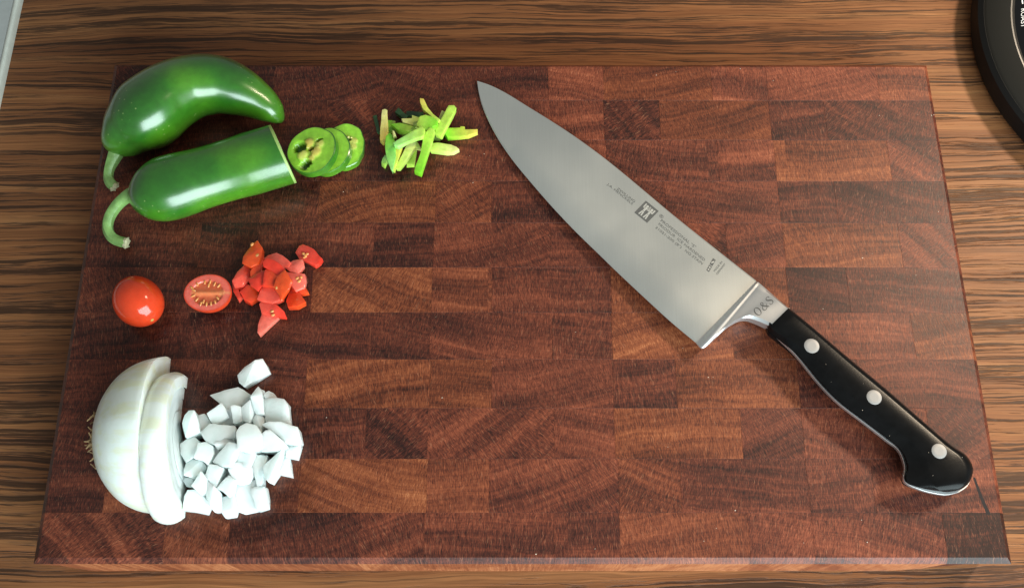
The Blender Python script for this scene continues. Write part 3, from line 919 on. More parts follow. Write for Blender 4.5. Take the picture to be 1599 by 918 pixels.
# --- onion dice
G1, G2 = (270, 550), (270, 670)
ON = [
    (G1, [(620, 210), (690, 140), (790, 88), (850, 65), (880, 120), (912, 190), (800, 265), (690, 325), (640, 280)], 8, 'single onion dice lying apart above the heap'),
    (G1, [(355, 400), (490, 362), (620, 335), (660, 355), (740, 410), (690, 480), (640, 510), (520, 540), (440, 470)], 8, 'greyish onion chunk with a long point at the top left of the heap'),
    (G1, [(825, 345), (875, 370), (862, 440), (835, 420)], 8, 'thin onion sliver behind the upright wedge at the top of the heap'),
    (G1, [(750, 430), (785, 360), (810, 322), (835, 365), (850, 420), (865, 580), (790, 572), (762, 520)], 13, 'upright onion wedge at the very top of the heap'),
    (G1, [(865, 400), (915, 366), (960, 385), (992, 436), (900, 455)], 8, 'onion tip rising behind the large square chunk'),
    (G1, [(868, 440), (990, 435), (1060, 448), (1085, 490), (1100, 540), (1118, 688), (1000, 665), (890, 655)], 11, 'large squarish onion chunk at the upper right of the heap'),
    (G1, [(760, 650), (800, 585), (850, 600), (872, 630), (850, 770), (800, 740)], 9, 'narrow onion piece beside a dark gap at the upper right'),
    (G1, [(860, 690), (920, 665), (1030, 665), (1100, 690), (1180, 712), (1210, 830), (1190, 866), (1070, 852), (1010, 790), (940, 752)], 14, 'wide onion flap at the right edge of the heap'),
    (G1, [(325, 580), (400, 530), (460, 483), (500, 545), (526, 612), (395, 692), (355, 640)], 12, 'square onion dice near the top left of the heap'),
    (G1, [(90, 670), (115, 600), (150, 558), (205, 563), (225, 620), (252, 750), (125, 806)], 13, 'cream onion dice touching the cut onion slice, highest on the left'),
    (G1, [(230, 610), (300, 588), (340, 640), (362, 672), (265, 745)], 9, 'small grey onion dice between two brighter dice at the upper left'),
    (G1, [(505, 550), (555, 540), (580, 670), (530, 690), (470, 680)], 8, 'onion scrap mostly covered, left of the small upright dice'),
    (G1, [(650, 530), (745, 460), (762, 520), (770, 580), (740, 672), (655, 645)], 11, 'onion chunk left of the upright wedge'),
    (G1, [(555, 515), (590, 505), (645, 518), (656, 652), (575, 670)], 13, 'small upright onion dice near the top of the heap'),
    (G1, [(265, 755), (355, 680), (450, 695), (580, 700), (582, 812), (480, 815), (395, 872), (320, 850)], 14, 'broad bright onion chunk left of the heap centre'),
    (G1, [(400, 875), (470, 808), (585, 830), (592, 885), (430, 925)], 13, 'yellowish onion piece beside a tiny dark gap at the heap centre'),
    (G1, [(610, 760), (640, 705), (700, 674), (790, 700), (845, 780), (835, 905), (720, 940), (620, 915)], 18, 'big rounded onion chunk crowning the heap'),
    (G1, [(850, 780), (885, 750), (925, 744), (1040, 838), (1078, 890), (990, 940), (850, 940), (830, 880)], 15, 'onion chunk below the wide flap on the right'),
    (G2, [(1080, 160), (1150, 162), (1222, 158), (1208, 225), (1180, 272), (1085, 268)], 7, 'onion dice furthest right, below the wide flap'),
    (G2, [(965, 415), (1040, 260), (1100, 255), (1108, 330), (1122, 434)], 7, 'pale blue onion dice at the lower right of the heap'),
    (G2, [(755, 320), (782, 248), (900, 258), (868, 370), (846, 527), (803, 532)], 11, 'long narrow onion wedge left of the white blade shaped one'),
    (G2, [(860, 355), (960, 265), (1060, 178), (1035, 260), (982, 380), (920, 498), (880, 450)], 14, 'brilliant white blade shaped onion wedge pointing down at the right'),
    (G2, [(240, 130), (310, 125), (375, 160), (385, 225), (330, 335), (280, 292), (205, 272)], 15, 'onion dice above a dark gap left of the heap centre'),
    (G2, [(70, 140), (180, 60), (245, 115), (240, 180), (200, 255), (120, 312), (75, 225)], 11, 'rounded onion dice against the slice at the left'),
    (G2, [(385, 175), (500, 160), (450, 215), (385, 300)], 10, 'olive tinted onion scrap under the big tilted dice'),
    (G2, [(378, 305), (450, 210), (532, 128), (625, 145), (600, 250), (560, 352), (470, 350)], 17, 'large tilted onion dice with one bright face at the heap centre'),
    (G2, [(625, 130), (730, 70), (800, 100), (770, 240), (735, 350), (660, 345), (600, 305)], 15, 'smooth onion chunk right of the large tilted dice'),
    (G2, [(105, 390), (128, 320), (165, 295), (280, 298), (320, 362), (270, 412), (190, 457), (120, 440)], 11, 'grey onion dice at the lower left below the dark gap'),
    (G2, [(530, 385), (590, 320), (680, 325), (755, 365), (760, 450), (730, 512), (640, 525), (585, 500)], 13, 'onion chunk at the lower middle of the heap'),
    (G2, [(312, 440), (340, 332), (420, 345), (478, 372), (440, 470), (408, 545), (350, 490)], 14, 'onion dice with a white right side below the large tilted one'),
    (G2, [(178, 535), (225, 465), (270, 408), (322, 470), (312, 600), (270, 622)], 14, 'pointed triangular onion dice at the lower left'),
    (G2, [(72, 455), (190, 465), (180, 550), (130, 545)], 7, 'thin onion sliver between slice and triangular dice'),
    (G2, [(95, 762), (110, 640), (140, 580), (205, 582), (280, 630), (338, 712), (310, 792), (190, 775)], 10, 'bright white onion chunk at the bottom left of the heap'),
    (G2, [(305, 490), (345, 500), (400, 540), (455, 610), (462, 700), (450, 780), (400, 782), (360, 740), (320, 655)], 11, 'long onion wedge with its narrow end down at the bottom'),
    (G2, [(585, 515), (650, 520), (720, 505), (790, 480), (812, 600), (812, 768), (690, 800), (605, 765)], 9, 'flat bluish onion chunk at the bottom of the heap'),
    (G2, [(415, 562), (470, 500), (535, 445), (592, 490), (572, 600), (530, 637), (465, 582)], 14, 'white tipped onion dice above the small triangular hole'),
    (G2, [(455, 655), (520, 640), (585, 620), (607, 772), (580, 833), (500, 842), (465, 782)], 8, 'bluish onion dice lowest in the heap'),
    (G2, [(735, 575), (800, 552), (872, 550), (885, 640), (893, 742), (805, 765)], 11, 'bluish square onion dice at the lower right corner of the heap'),
]
for i, (org, poly, h, lab) in enumerate(ON):
    chunk('onion_piece', poly, org, 6.12, (h * 0.82) / 1000, (0.011 if h > 12 else 0.0085 if h > 9 else 0.0078), M['onion_dice'], lab, 'onion piece', 'diced onion pieces', 300 + i,
          crease=0.0016 if i % 3 == 0 else 0.0, bevel=0.00032, grow=1.07, wavy=.0003, bow=.6, tilt=(random.uniform(-.26, .26), random.uniform(-.26, .26)))

# flat scraps lying on the board under the heap, glimpsed through its gaps
rgs = random.Random(21)
SCRAPS = [(318, 668, 'flat onion scrap in the shadow right of the slice, under the highest left dice'), (336, 690, 'flat onion scrap showing in the dark gap left of the heap centre'),
          (352, 665, 'flat onion scrap under the square dice near the heap top'), (372, 690, 'flat onion scrap under the rounded chunk that crowns the heap'),
          (392, 668, 'flat onion scrap under the upright wedge at the heap top'), (330, 715, 'flat onion scrap under the grey dice at the lower left'),
          (352, 735, 'flat onion scrap under the dice with a white right side'), (378, 720, 'flat onion scrap under the lower middle chunk'),
          (402, 705, 'flat onion scrap under the long narrow wedge on the right'), (418, 680, 'flat onion scrap under the wide flap at the right edge'),
          (398, 745, 'flat onion scrap under the bluish square dice at the lower right'), (310, 745, 'flat onion scrap under the bottom left chunk beside the slice'),
          (408, 650, 'flat onion scrap showing in the dark gap left of the large square chunk')]
for k, (x, y, lab) in enumerate(SCRAPS):
    n_ = rgs.choice((5, 6))
    a0 = rgs.uniform(0, 6)
    poly = [(math.cos(a0 + q * 6.283 / n_) * 15 * rgs.uniform(.8, 1.15), math.sin(a0 + q * 6.283 / n_) * 14 * rgs.uniform(.8, 1.15)) for q in range(n_)]
    chunk('onion_piece', poly, (x, y), 1.0, .0042, .004, M['onion_dice'], lab, 'onion piece',
          'diced onion pieces', 400 + k, bevel=.0004, grow=1.0, wavy=.0002, tilt=(0, 0))

# ------------------------------------------------------------------ tomatoes
def whole_tomato():
    c = un(215.5, 470, 0.0125)
    s = pxs(215, 470, 0.0125)
    root = thing('cherry_tomato', (c.x, c.y, T), 'whole glossy red grape tomato standing alone at the left of the board', 'tomato')
    V, Fs = [], []
    ra, rb = 43.2 * s, 37.5 * s
    add_ball(V, Fs, Vector((0, 0, 0)), (rb, rb, ra), 0, 40, 28)
    # long axis lies in the picture from upper left to lower right, a little raised
    ax = Vector((0.62, -0.74, 0.10)).normalized()
    q = Vector((0, 0, 1)).rotation_difference(ax)
    W = []
    for v in V:
        k = v.z / ra
        f = 1 + 0.02 * math.cos(3 * math.atan2(v.y, v.x)) * (1 - k * k)
        W.append(c + q @ Vector((v.x * f, v.y * f, v.z)))
    lo = min(p.z for p in W)
    W = [p + Vector((0, 0, T - lo)) for p in W]
    part('tomato_body', W, Fs, M['tomato'], root)
    e = c + ax * ra * 0.965 + Vector((0, 0, T - lo))
    sv, sf = [], []
    add_ball(sv, sf, Vector((0, 0, 0)), (.0010, .0010, .0004), 0, 10, 6)
    part('blossom_scar', [e + q @ p + ax * 0.0004 for p in sv], sf, M['scar'], root)
whole_tomato()

def half_tomato():
    h = 0.0118
    c = un(324, 457, h)
    s = pxs(324, 457, h)
    a, b_ = 37.0 * s, 31.0 * s
    root = thing('tomato_half', (c.x, c.y, T), 'halved grape tomato with its seedy cut face up, left of the diced tomato', 'tomato')
    N = 48
    def ring(sc_, z):
        return [Vector((c.x + a * sc_ * math.cos(2 * math.pi * i / N), c.y + b_ * sc_ * math.sin(2 * math.pi * i / N) * (1 + .03 * math.cos(2 * math.pi * i / N)), z)) for i in range(N)]
    rings = [ring(max(0.02, math.cos(t)), T + h - 0.0004 - math.sin(t) * (h - 0.0005)) for t in [math.pi / 2 * (1 - k / 14) for k in range(15)]]
    rings += [ring(1.005, T + h - 0.0001), ring(0.985, T + h)]
    V, Fs = loft(rings, True, False)
    part('skin', V, Fs, M['tomato'], root)
    # cut face on a polar grid: wall, two seed chambers, pale core
    NR = 26
    rr, cols = [], []
    for q in range(NR):
        sc_ = 0.985 * (1 - q / NR)
        R = ring(sc_, T + h)
        for i, p in enumerate(R):
            x, y = (p.x - c.x) / a, (p.y - c.y) / b_
            col = Vector((0.74, 0.135, 0.095))
            col = col.lerp(Vector((0.66, 0.06, 0.03)), max(0, min(1, (sc_ - 0.9) / 0.08)))
            d = ((x + .02) / 0.70) ** 2 + (y / 0.68) ** 2
            if d < 1.0:
                f = min(1, (1 - d) / 0.18)
                core = math.exp(-(y / 0.16) ** 2)
                jelly = Vector((0.60, 0.115, 0.045))
                cc = jelly.lerp(Vector((0.74, 0.22, 0.085)), core)
                col = col.lerp(cc, f)
                p.z -= 0.0009 * f * (1 - core)
            if x > 0.5 and abs(y) < .1:
                col = col.lerp(Vector((0.78, 0.30, 0.12)), 0.6)
            cols.append(col)
        rr.append(R)
    V, Fs = loft(rr, False, True)
    me = bpy.data.meshes.new('cut_face')
    me.from_pydata([tuple(Vector(p) - root.location) for p in V], [], Fs)
    setcol(me, cols); shade(me, True, 60)
    link('cut_face', me, M['tomato_flesh'], root)
    spots = [(645, 385), (682, 362), (733, 348), (770, 345), (800, 360), (828, 372), (658, 402), (655, 440), (680, 465), (707, 493), (745, 496), (775, 492), (803, 480), (820, 455), (725, 478), (760, 370)]
    for k, (x, y) in enumerate(spots):
        p = un(150 + x / 4.32, 360 + y / 4.32, h)
        ang = math.atan2(p.y - c.y, (p.x - c.x) * 0.45)
        V, Fs = [], []
        add_ball(V, Fs, p, (.0013, .00055, .0004), ang)
        part('seed', V, Fs, M['seed'], root)
half_tomato()

# ------------------------------------------------------------------ onion
def onion():
    top, bot = un(267, 561, 0.0), un(247, 803, 0.0)
    R = (top.y - bot.y) / 2
    cy = (top.y + bot.y) / 2
    left = un(146, 690, 0.006).x
    def prof(t):                   # t 0 at the root .. 1 at the equator
        return (1 - (1 - t) ** 2.15) ** (1 / 2.05)
    def xcut(y, a, b_):            # slanted cut planes, a at +y end, b at -y end
        k = (y - cy) / (2 * R) + 0.5
        return b_ + (a - b_) * k
    xe = un(262, 690, 0).x
    HZ = 0.98
    NA = 44
    def dome(stations, x_from, x_to, yoff, rad, hz, rf=None):
        rings = []
        for s in stations:
            ring = []
            for k in range(NA + 1):
                th = math.pi * k / NA
                yl = math.cos(th)
                xa, xb = x_from(yl), x_to(yl)
                x = xa + (xb - xa) * s
                t = max(0.0, min(1.0, (x - left) / (xe - left)))
                r = rad * prof(t) if x <= xe else rad * math.sqrt(max(0, 1 - ((x - xe) / 0.034) ** 2))
                wv = (1 + 0.006 * math.sin(7 * th + 2) + 0.004 * math.sin(13 * th)) * (rf(s) if rf else 1)
                ring.append(Vector((x, cy + yoff + r * wv * yl, T + 0.0002 + r * wv * hz * math.sin(th))))
            rings.append(ring)
        return rings
    # ---- half onion
    root = thing('onion_half', (un(215, 690).x, cy, T), 'cut white onion half lying face down with dry roots at the lower left', 'onion')
    xt, xb_ = top.x, bot.x
    st = [(k / 26) ** 1.6 for k in range(27)]
    ringsA = dome(st, lambda y: left, lambda y: xcut(cy + y * R, xt, xb_), 0.0, R, HZ)
    V, Fs = loft_open(ringsA)
    part('onion_body', V, Fs, M['onion'], root)
    # roots
    rg = random.Random(4)
    V, Fs = [], []
    for k in range(130):
        y0 = un(146, 688, 0).y + rg.gauss(0, 0.0052)
        z0 = T + 0.0035 + abs(rg.gauss(0, 0.0045))
        p = Vector((left + 0.0022, y0, z0))
        d = Vector((-rg.uniform(.4, 1), rg.gauss(0.15, .7), rg.uniform(-.3, .5))).normalized()
        L = rg.uniform(.0018, .0046)
        pts = [(p, .00052)]
        for q in range(3):
            d = (d + Vector((rg.gauss(0, .3), rg.gauss(0, .3), rg.gauss(0, .3)))).normalized()
            p = p + d * L / 3
            if p.z < T + .0006: p.z = T + .0006
            pts.append((p, .00048 - .0001 * q))
        v2, f2 = loft(tube_rings(pts, 5))
        o = len(V); V += v2; Fs += [tuple(i + o for i in f) for f in f2]
    add_ball(V, Fs, Vector((left + .0014, un(146, 688, 0).y, T + .0055)), (.0024, .0080, .0050))
    part('root_tuft', V, Fs, M['root'], root)
    # ---- the slice beside it, slipped towards the viewer
    off = un(280, 700).y - un(280, 679).y
    b_top, b_bot = un(294, 585, 0), un(288, 822, 0)
    yo = (b_top.y + b_bot.y) / 2 - cy
    R2 = (b_top.y - b_bot.y) / 2
    root2 = thing('onion_slice', (un(275, 700).x, cy + yo, T), 'thick onion slice slipped forward against the onion half, facing the diced onion', 'onion slice')
    l0 = lambda y: xcut(cy + y * R2, xt + 0.0004, xb_ + 0.0004)
    rfs = lambda s_: 1 - 0.05 * (1 - s_ / .6) ** 2 if s_ < .6 else 1 - 0.035 * ((s_ - .6) / .4) ** 2
    for li in range(5):
        ro = R2 - li * 0.0062
        ri = ro - 0.00612
        dx = [0.0, -0.0007, -0.0008, -0.0004, -0.0006][li]
        l1 = lambda y, dx=dx, li=li: xcut(cy + y * R2, b_top.x, b_bot.x) + dx - 0.0006 * li * 0.3
        N = 8
        outer = dome([k / N for k in range(N + 1)], l0, l1, yo, ro, HZ, rfs)
        if li < 4:
            inner = dome([k / N for k in range(N + 1)], l0, l1, yo, ri, HZ, rfs)
            V, Fs = shell(outer, inner)
        else:
            V, Fs = loft_open(outer)
        part('onion_layer', V, Fs, M['onion'] if li == 0 else M['onion_cut'], root2, angle=35)

def loft_open(rings):
    """half-round solid: dome grid plus end caps and a flat bottom"""
    n = len(rings[0])
    V = [p for r in rings for p in r]
    Fs = []
    for i in range(len(rings) - 1):
        for j in range(n - 1):
            a = i * n + j
            Fs.append((a, a + 1, a + 1 + n, a + n))
        Fs.append((i * n, i * n + n, i * n + 2 * n - 1, i * n + n - 1))
    Fs.append(tuple(range(n))); Fs.append(tuple((len(rings) - 1) * n + j for j in range(n))[::-1])
    return V, Fs

def shell(outer, inner):
    n, m = len(outer[0]), len(outer)
    V = [p for r in outer for p in r] + [p for r in inner for p in r]
    o = n * m
    Fs = []
    for i in range(m - 1):
        for j in range(n - 1):
            a = i * n + j
            Fs.append((a, a + 1, a + 1 + n, a + n))
            Fs.append((o + a, o + a + n, o + a + 1 + n, o + a + 1))
        for j in (0, n - 1):
            a = i * n + j
            Fs.append((a, a + n, o + a + n, o + a))
    for i in (0, m - 1):
        for j in range(n - 1):
            a = i * n + j
            Fs.append((a, a + 1, o + a + 1, o + a))
    return V, Fs
onion()

# ------------------------------------------------------------------ knife
TIP, BUTT = (745, 127), (1512, 768)
def kh(px, py):
    """height of the knife's middle plane at a picture point: tip almost on the board, handle half its thickness up"""
    dx, dy = BUTT[0] - TIP[0], BUTT[1] - TIP[1]
    t = ((px - TIP[0]) * dx + (py - TIP[1]) * dy) / (dx * dx + dy * dy)
    return 0.0016 + 0.0074 * max(0, min(1, t / 0.62))
def kp(px, py, up=0.0):
    return un(px, py, kh(px, py) + up)

def knife():
    c = kp(1100, 420)
    root = thing('chef_knife', (c.x, c.y, T), 'large chef knife with black three rivet handle lying diagonally on the board', 'knife')
    spine = [(745, 126.7), (767, 134), (792.6, 147), (824, 166.5), (862, 190), (897, 212.5), (941, 242.5), (972.6, 266), (1001.7, 296), (1050.7, 336.8), (1116, 388.6), (1181, 438.5)]
    spine = [(745, 126.7), (767, 134), (792.6, 147), (824, 166.5), (862, 190), (897, 213), (935, 240.5), (968, 266.5), (1001.7, 294.5), (1050.7, 335.5), (1116, 387.5), (1181, 438.5)]
    edge = [(745, 126.7), (747.5, 146), (753, 166), (764, 192), (780, 221), (802, 252.5), (830.5, 287), (862, 323), (897, 360), (938, 400), (969, 430), (1018, 475.7), (1050.7, 505.3), (1087, 535.5)]
    def resample(pts, n):
        P = cr(pts, 12)
        L = [0]
        for a, b_ in zip(P, P[1:]): L.append(L[-1] + math.hypot(b_[0] - a[0], b_[1] - a[1]))
        out = []; k = 0
        for i in range(n + 1):
            d = L[-1] * (i / n) ** 1.25
            while k < len(L) - 2 and L[k + 1] < d: k += 1
            t = (d - L[k]) / max(1e-9, L[k + 1] - L[k])
            out.append((P[k][0] + (P[k + 1][0] - P[k][0]) * t, P[k][1] + (P[k + 1][1] - P[k][1]) * t))
        return out
    N = 60
    S, Eg = resample(spine, N), resample(edge, N)
    rows = []
    for i in range(N + 1):
        t = i / N
        sp_h = 0.0006 + 0.0007 * t
        a, b_ = S[i], Eg[i]
        def at(f): return (a[0] + (b_[0] - a[0]) * f, a[1] + (b_[1] - a[1]) * f)
        row = []
        fs = [(0.0, sp_h * 0.7), (0.012, sp_h), (0.66, sp_h * 0.80), (0.965, 0.00042), (1.0, 0.00003)]
        for f, hh in fs: row.append(kp(*at(f), hh))
        for f, hh in fs[::-1]: row.append(kp(*at(f), 0) - Vector((0, 0, max(hh, .00003))))
        rows.append(row)
    V, Fs = loft(rows)
    part('blade', V, Fs, M['steel'], root, angle=20)
    # ---- bolster: a raised lip against the blade, then a flat neck sweeping down to the heel
    up = [(1181, 438.5), (1184.5, 441), (1190, 445.5), (1205, 458.5), (1217, 469), (1231, 481)]
    lo = [(1087, 535.5), (1098, 543.5), (1116, 529), (1137, 509), (1163, 498.5), (1200, 511)]
    U, Lw = cr(up, 8), cr(lo, 8)
    rows = []
    n = len(U)
    for i in range(n):
        t = i / (n - 1)
        k = min(1, t / 0.16)
        top_h = 0.0014 + 0.0028 * k * k * (3 - 2 * k) + 0.0036 * max(0, (t - 0.3) / 0.7) ** 1.2
        a, b_ = U[i], Lw[i]
        row = []
        prof_ = [(0.0, 0.75), (0.03, 0.97), (0.08, 1.0), (0.80, 1.0 - 0.12 * (1 - t)), (0.93, 0.80 - .25 * (1 - t)), (0.985, 0.50 - .15 * (1 - t)), (1.0, 0.28)]
        for f, g in prof_:
            row.append(kp(a[0] + (b_[0] - a[0]) * f, a[1] + (b_[1] - a[1]) * f, top_h * g))
        for f, g in prof_[::-1]:
            p = (a[0] + (b_[0] - a[0]) * f, a[1] + (b_[1] - a[1]) * f)
            row.append(kp(*p, 0) - Vector((0, 0, min(top_h * g, kh(*p) - .0002))))
        rows.append(row)
    V, Fs = loft(rows)
    bol = part('bolster', V, Fs, M['bolster'], root, angle=30)
    # ---- tang: steel outline of the handle, slightly larger at the lower edge
    TOP = [(1230, 480), (1260, 504.7), (1327, 561.6), (1386, 611), (1444.6, 661.7), (1484, 695), (1506, 711), (1515.5, 727), (1516.5, 742), (1509.5, 759), (1496, 769)]
    LOW = [(1199, 511), (1213, 527), (1241, 555), (1276, 598), (1307, 629.5), (1346.6, 660), (1382, 687.5), (1401.5, 703.5), (1411, 728), (1411, 752), (1437, 765.5), (1468, 772.5), (1482, 772.5)]
    tp, lw = cr(TOP, 6), cr(LOW, 6)
    nt_ = len(tp)
    outline = tp + lw[::-1]
    def solid(name, outl, rings_def, material, parent=None, angle=30):
        """rings_def: list of (inset px, height relative to mid-plane); outline inset towards its centre line"""
        m_ = len(outl)
        rings = []
        for ins, hh in rings_def:
            ring = []
            for i in range(m_):
                a, b_ = outl[i - 1], outl[(i + 1) % m_]
                dx, dy = b_[0] - a[0], b_[1] - a[1]
                d = math.hypot(dx, dy) or 1
                nx, ny = -dy / d, dx / d
                iv = ins(i, outl[i]) if callable(ins) else ins
                px, py = outl[i][0] + nx * iv, outl[i][1] + ny * iv
                p = un(px, py, kh(px, py))
                ring.append(p + Vector((0, 0, hh)))
            rings.append(ring)
        V, Fs = loft(rings)
        return part(name, V, Fs, material, root, angle=angle, parent=parent)
    # displaced in height: keep the outline vertical, as a real prism
    solid('tang', outline, [(lambda i, p: 2.4 if i < nt_ - 16 else 0.6, -.0013), (lambda i, p: 1.8 if i < nt_ - 16 else 0.0, -.0010), (lambda i, p: 1.8 if i < nt_ - 16 else 0.0, .0010), (lambda i, p: 2.4 if i < nt_ - 16 else 0.6, .0013)], M['bolster'])
    # the visible scale sits 7 mm above the tang, so its upper outline is traced at that height
    HS = 0.0080
    def scale_pts(sign):
        rings = []
        topo = [(1229, 479), (1260, 503.5), (1327, 560), (1386, 609), (1444.6, 660), (1484, 693.5), (1507, 709), (1518, 725), (1519, 740), (1510.5, 757), (1495, 765.5), (1478, 768)]
        lowo = [(1198, 507), (1203, 520), (1243, 553), (1279, 596), (1310, 627.5), (1349, 657.5), (1384, 684), (1405, 702), (1416, 727), (1413, 751), (1440, 762), (1474, 768)]
        tt, ll = even(topo, 64), even(lowo, 64)
        m_ = len(tt)
        for i in range(m_):
            t = i / (m_ - 1)
            g = 1.0 if t < 0.90 else 1 - 0.42 * ((t - 0.90) / 0.10) ** 1.6
            if t < 0.02: g = 0.94
            c_ = 0.10 + 0.20 * min(1, t / 0.2) + 0.06 * min(1, max(0, (t - .4) / .3))
            if t > 0.82: c_ *= 1 - 0.5 * (t - .82) / .18
            hh = HS * g
            prof_ = [(0.0, .0012), (0.0, .0048 * g), (0.025, .0066 * g), (0.07, hh - .0003), (0.12, hh), (1 - c_ - .03, hh), (1 - c_, hh - .0002), (0.97, .0052 * g), (1.0, .0044 * g), (1.0, .0012)]
            ring = []
            for f, h_ in prof_:
                px, py = tt[i][0] + (ll[i][0] - tt[i][0]) * f, tt[i][1] + (ll[i][1] - tt[i][1]) * f
                if sign > 0: ring.append(kp(px, py, h_))
                else: ring.append(kp(px, py) - Vector((0, 0, min(h_, kh(px, py) - .0001))))
            rings.append(ring)
        return rings
    def even(pts, n_):
        P = cr(pts, 10); L = [0]
        for a, b_ in zip(P, P[1:]): L.append(L[-1] + math.hypot(b_[0] - a[0], b_[1] - a[1]))
        out = []; k = 0
        for i in range(n_ + 1):
            d = L[-1] * i / n_
            while k < len(L) - 2 and L[k + 1] < d: k += 1
            t = (d - L[k]) / max(1e-9, L[k + 1] - L[k])
            out.append((P[k][0] + (P[k + 1][0] - P[k][0]) * t, P[k][1] + (P[k + 1][1] - P[k][1]) * t))
        return out
    V, Fs = loft(scale_pts(1))
    part('handle_scale', V, Fs, M['black'], root, angle=28)
    V, Fs = loft(scale_pts(-1))
    part('handle_scale', V, Fs, M['black'], root, angle=28)
    for (x, y) in ((1267.5, 540), (1365, 620), (1466.5, 704)):
        rings = []
        h = HS + 0.00006
        ctr = kp(x, y, h); s = pxs(x, y, h + kh(x, y))
        for rr_, dz in ((11.8, -.002), (11.8, 0.00004), (11.4, .0001), (6, .00012)):
            rings.append([ctr + Vector((math.cos(2 * math.pi * k / 28) * rr_ * s, math.sin(2 * math.pi * k / 28) * rr_ * s, dz)) for k in range(28)])
        V, Fs = loft(rings)
        part('rivet', V, Fs, M['rivet'], root)
    # ---- etched marks
    def surface(ob):
        me = ob.data
        tree = BVHTree.FromPolygons([v.co + root.location for v in me.vertices], [tuple(p.vertices) for p in me.polygons])
        def f(px, py):
            d = (un(px, py, 0) - CAM).normalized()
            hit = tree.ray_cast(CAM, d)[0]
            if hit is None: hit = kp(px, py, .002)
            return hit - d * 0.00010
        return f
    on_blade = surface([o for o in root.children if o.name.startswith('blade')][0])
    on_bol = surface(bol)
    def text_mesh(txt):
        cu = bpy.data.curves.new('letters', 'FONT')
        cu.body = txt; cu.size = 1.0
        cu.resolution_u = 3
        ob = bpy.data.objects.new('letters', cu)
        COL.objects.link(ob)
        dg = bpy.context.evaluated_depsgraph_get()
        me = bpy.data.meshes.new_from_object(ob.evaluated_get(dg))
        bpy.data.objects.remove(ob)
        return me
    def lettering(txt, a, b_, hpx, material, lift=on_blade, parent=None, bold=0.0):
        """text from picture point a to b_ (baseline), cap height hpx picture pixels"""
        me = text_mesh(txt)
        xs = [v.co.x for v in me.vertices]; x0, x1 = min(xs), max(xs)
        d = (b_[0] - a[0], b_[1] - a[1]); L = math.hypot(*d)
        ux, uy = d[0] / L, d[1] / L
        nx, ny = uy, -ux              # up direction in the picture (y down)
        for v in me.vertices:
            u = (v.co.x - x0) / (x1 - x0) * L; w_ = v.co.y / 0.70 * hpx
            v.co = lift(a[0] + ux * u + nx * w_, a[1] + uy * u + ny * w_) - root.location
        me.materials.clear()
        return link('lettering', me, material, root if parent is None else parent)
    bl = [o for o in root.children if o.name.startswith('blade')][0]
    lettering('ZWILLING', (963, 295.5), (990.5, 316.5), 3.6, M['mark2'], parent=bl)
    lettering('J.A. HENCKELS', (947.5, 288.5), (987, 320), 3.6, M['mark2'], parent=bl)
    lettering('PROFESSIONAL "S"', (1031, 345.5), (1085, 388), 4.2, M['mark2'], parent=bl)
    lettering('FRIODUR  ICE HARDENED', (1027.5, 351), (1099.5, 408), 4.0, M['mark2'], parent=bl)
    lettering('31021-200 (8")', (1023, 356), (1063, 388), 3.6, M['mark2'], parent=bl)
    lettering('NO STAIN', (1069, 392.5), (1096, 413.5), 4.0, M['mark2'], parent=bl)
    lettering('\u00ae', (1028.5, 337.5), (1034, 342), 5.0, M['mark2'], parent=bl)
    lettering('MADE IN', (1116.5, 424.5), (1128.5, 409.5), 3.2, M['mark2'], parent=bl)
    lettering('GERMANY', (1120, 429.5), (1133.5, 412.5), 3.2, M['mark2'], parent=bl)
    # square emblem with two figures side by side
    def sheet(name, polys, frame, material, lift_extra=0.0):
        V, Fs = [], []
        o_, ux, uy = frame
        for poly in polys:
            st_ = len(V)
            for (u, v_) in poly:
                px, py = o_[0] + ux[0] * u + uy[0] * v_, o_[1] + ux[1] * u + uy[1] * v_
                V.append(on_blade(px, py) + Vector((0, 0, lift_extra)))
            Fs.append(tuple(range(st_, st_ + len(poly))))
        me = mesh(name, [v - root.location for v in V], Fs, False)
        return link(name, me, material, bl)
    fr = ((990.6, 331.8), (20.0, 16.2), (18.0, -18.3))     # lower-left corner, along the blade, towards the spine
    sheet('emblem', [[(0, 0), (1, 0), (1, 1), (0, 1)]], fr, M['mark'])
    def bar2(x0, y0, x1, y1, w_):
        d = math.hypot(x1 - x0, y1 - y0); nx, ny = -(y1 - y0) / d * w_ / 2, (x1 - x0) / d * w_ / 2
        return [(x0 + nx, y0 + ny), (x1 + nx, y1 + ny), (x1 - nx, y1 - ny), (x0 - nx, y0 - ny)]
    figs = []
    for cx_ in (0.33, 0.67):
        figs.append([(cx_ + .085 * math.cos(k * math.pi / 5), .78 + .085 * math.sin(k * math.pi / 5)) for k in range(10)])
        figs.append(bar2(cx_, .70, cx_, .42, .13))
        for s in (-1, 1):
            figs.append(bar2(cx_ + s * .035, .40, cx_ + s * .085, .10, .085))
            figs.append(bar2(cx_ + s * .04, .66, cx_ + s * .17, .60, .08))
            figs.append(bar2(cx_ + s * .155, .60, cx_ + s * .165, .88, .085))
    sheet('emblem_figure', figs, fr, M['mark_light'], .00004)
    fr2 = ((1103, 421.5), (4.2, 3.2), (10.5, -18.5))
    sheet('stamp', [[(0, 0), (1, 0), (1, .44), (0, .44)], [(0, .5), (1, .5), (1, 1), (0, 1)]], fr2, M['mark'])
    sheet('stamp_figure', [[(.25, .08), (.75, .08), (.75, .17), (.25, .17)], [(.25, .26), (.75, .26), (.75, .35), (.25, .35)], [(.2, .6), (.8, .74), (.8, .9), (.2, .72)]], fr2, M['mark_light'], .00004)
    # ---- engraved serif initials on the bolster: strokes of changing width
    O_ = [(math.cos(t * math.pi / 12) * .33 + .40, math.sin(t * math.pi / 12) * .5 + .5, .035 + .055 * abs(math.cos(t * math.pi / 12))) for t in range(25)]
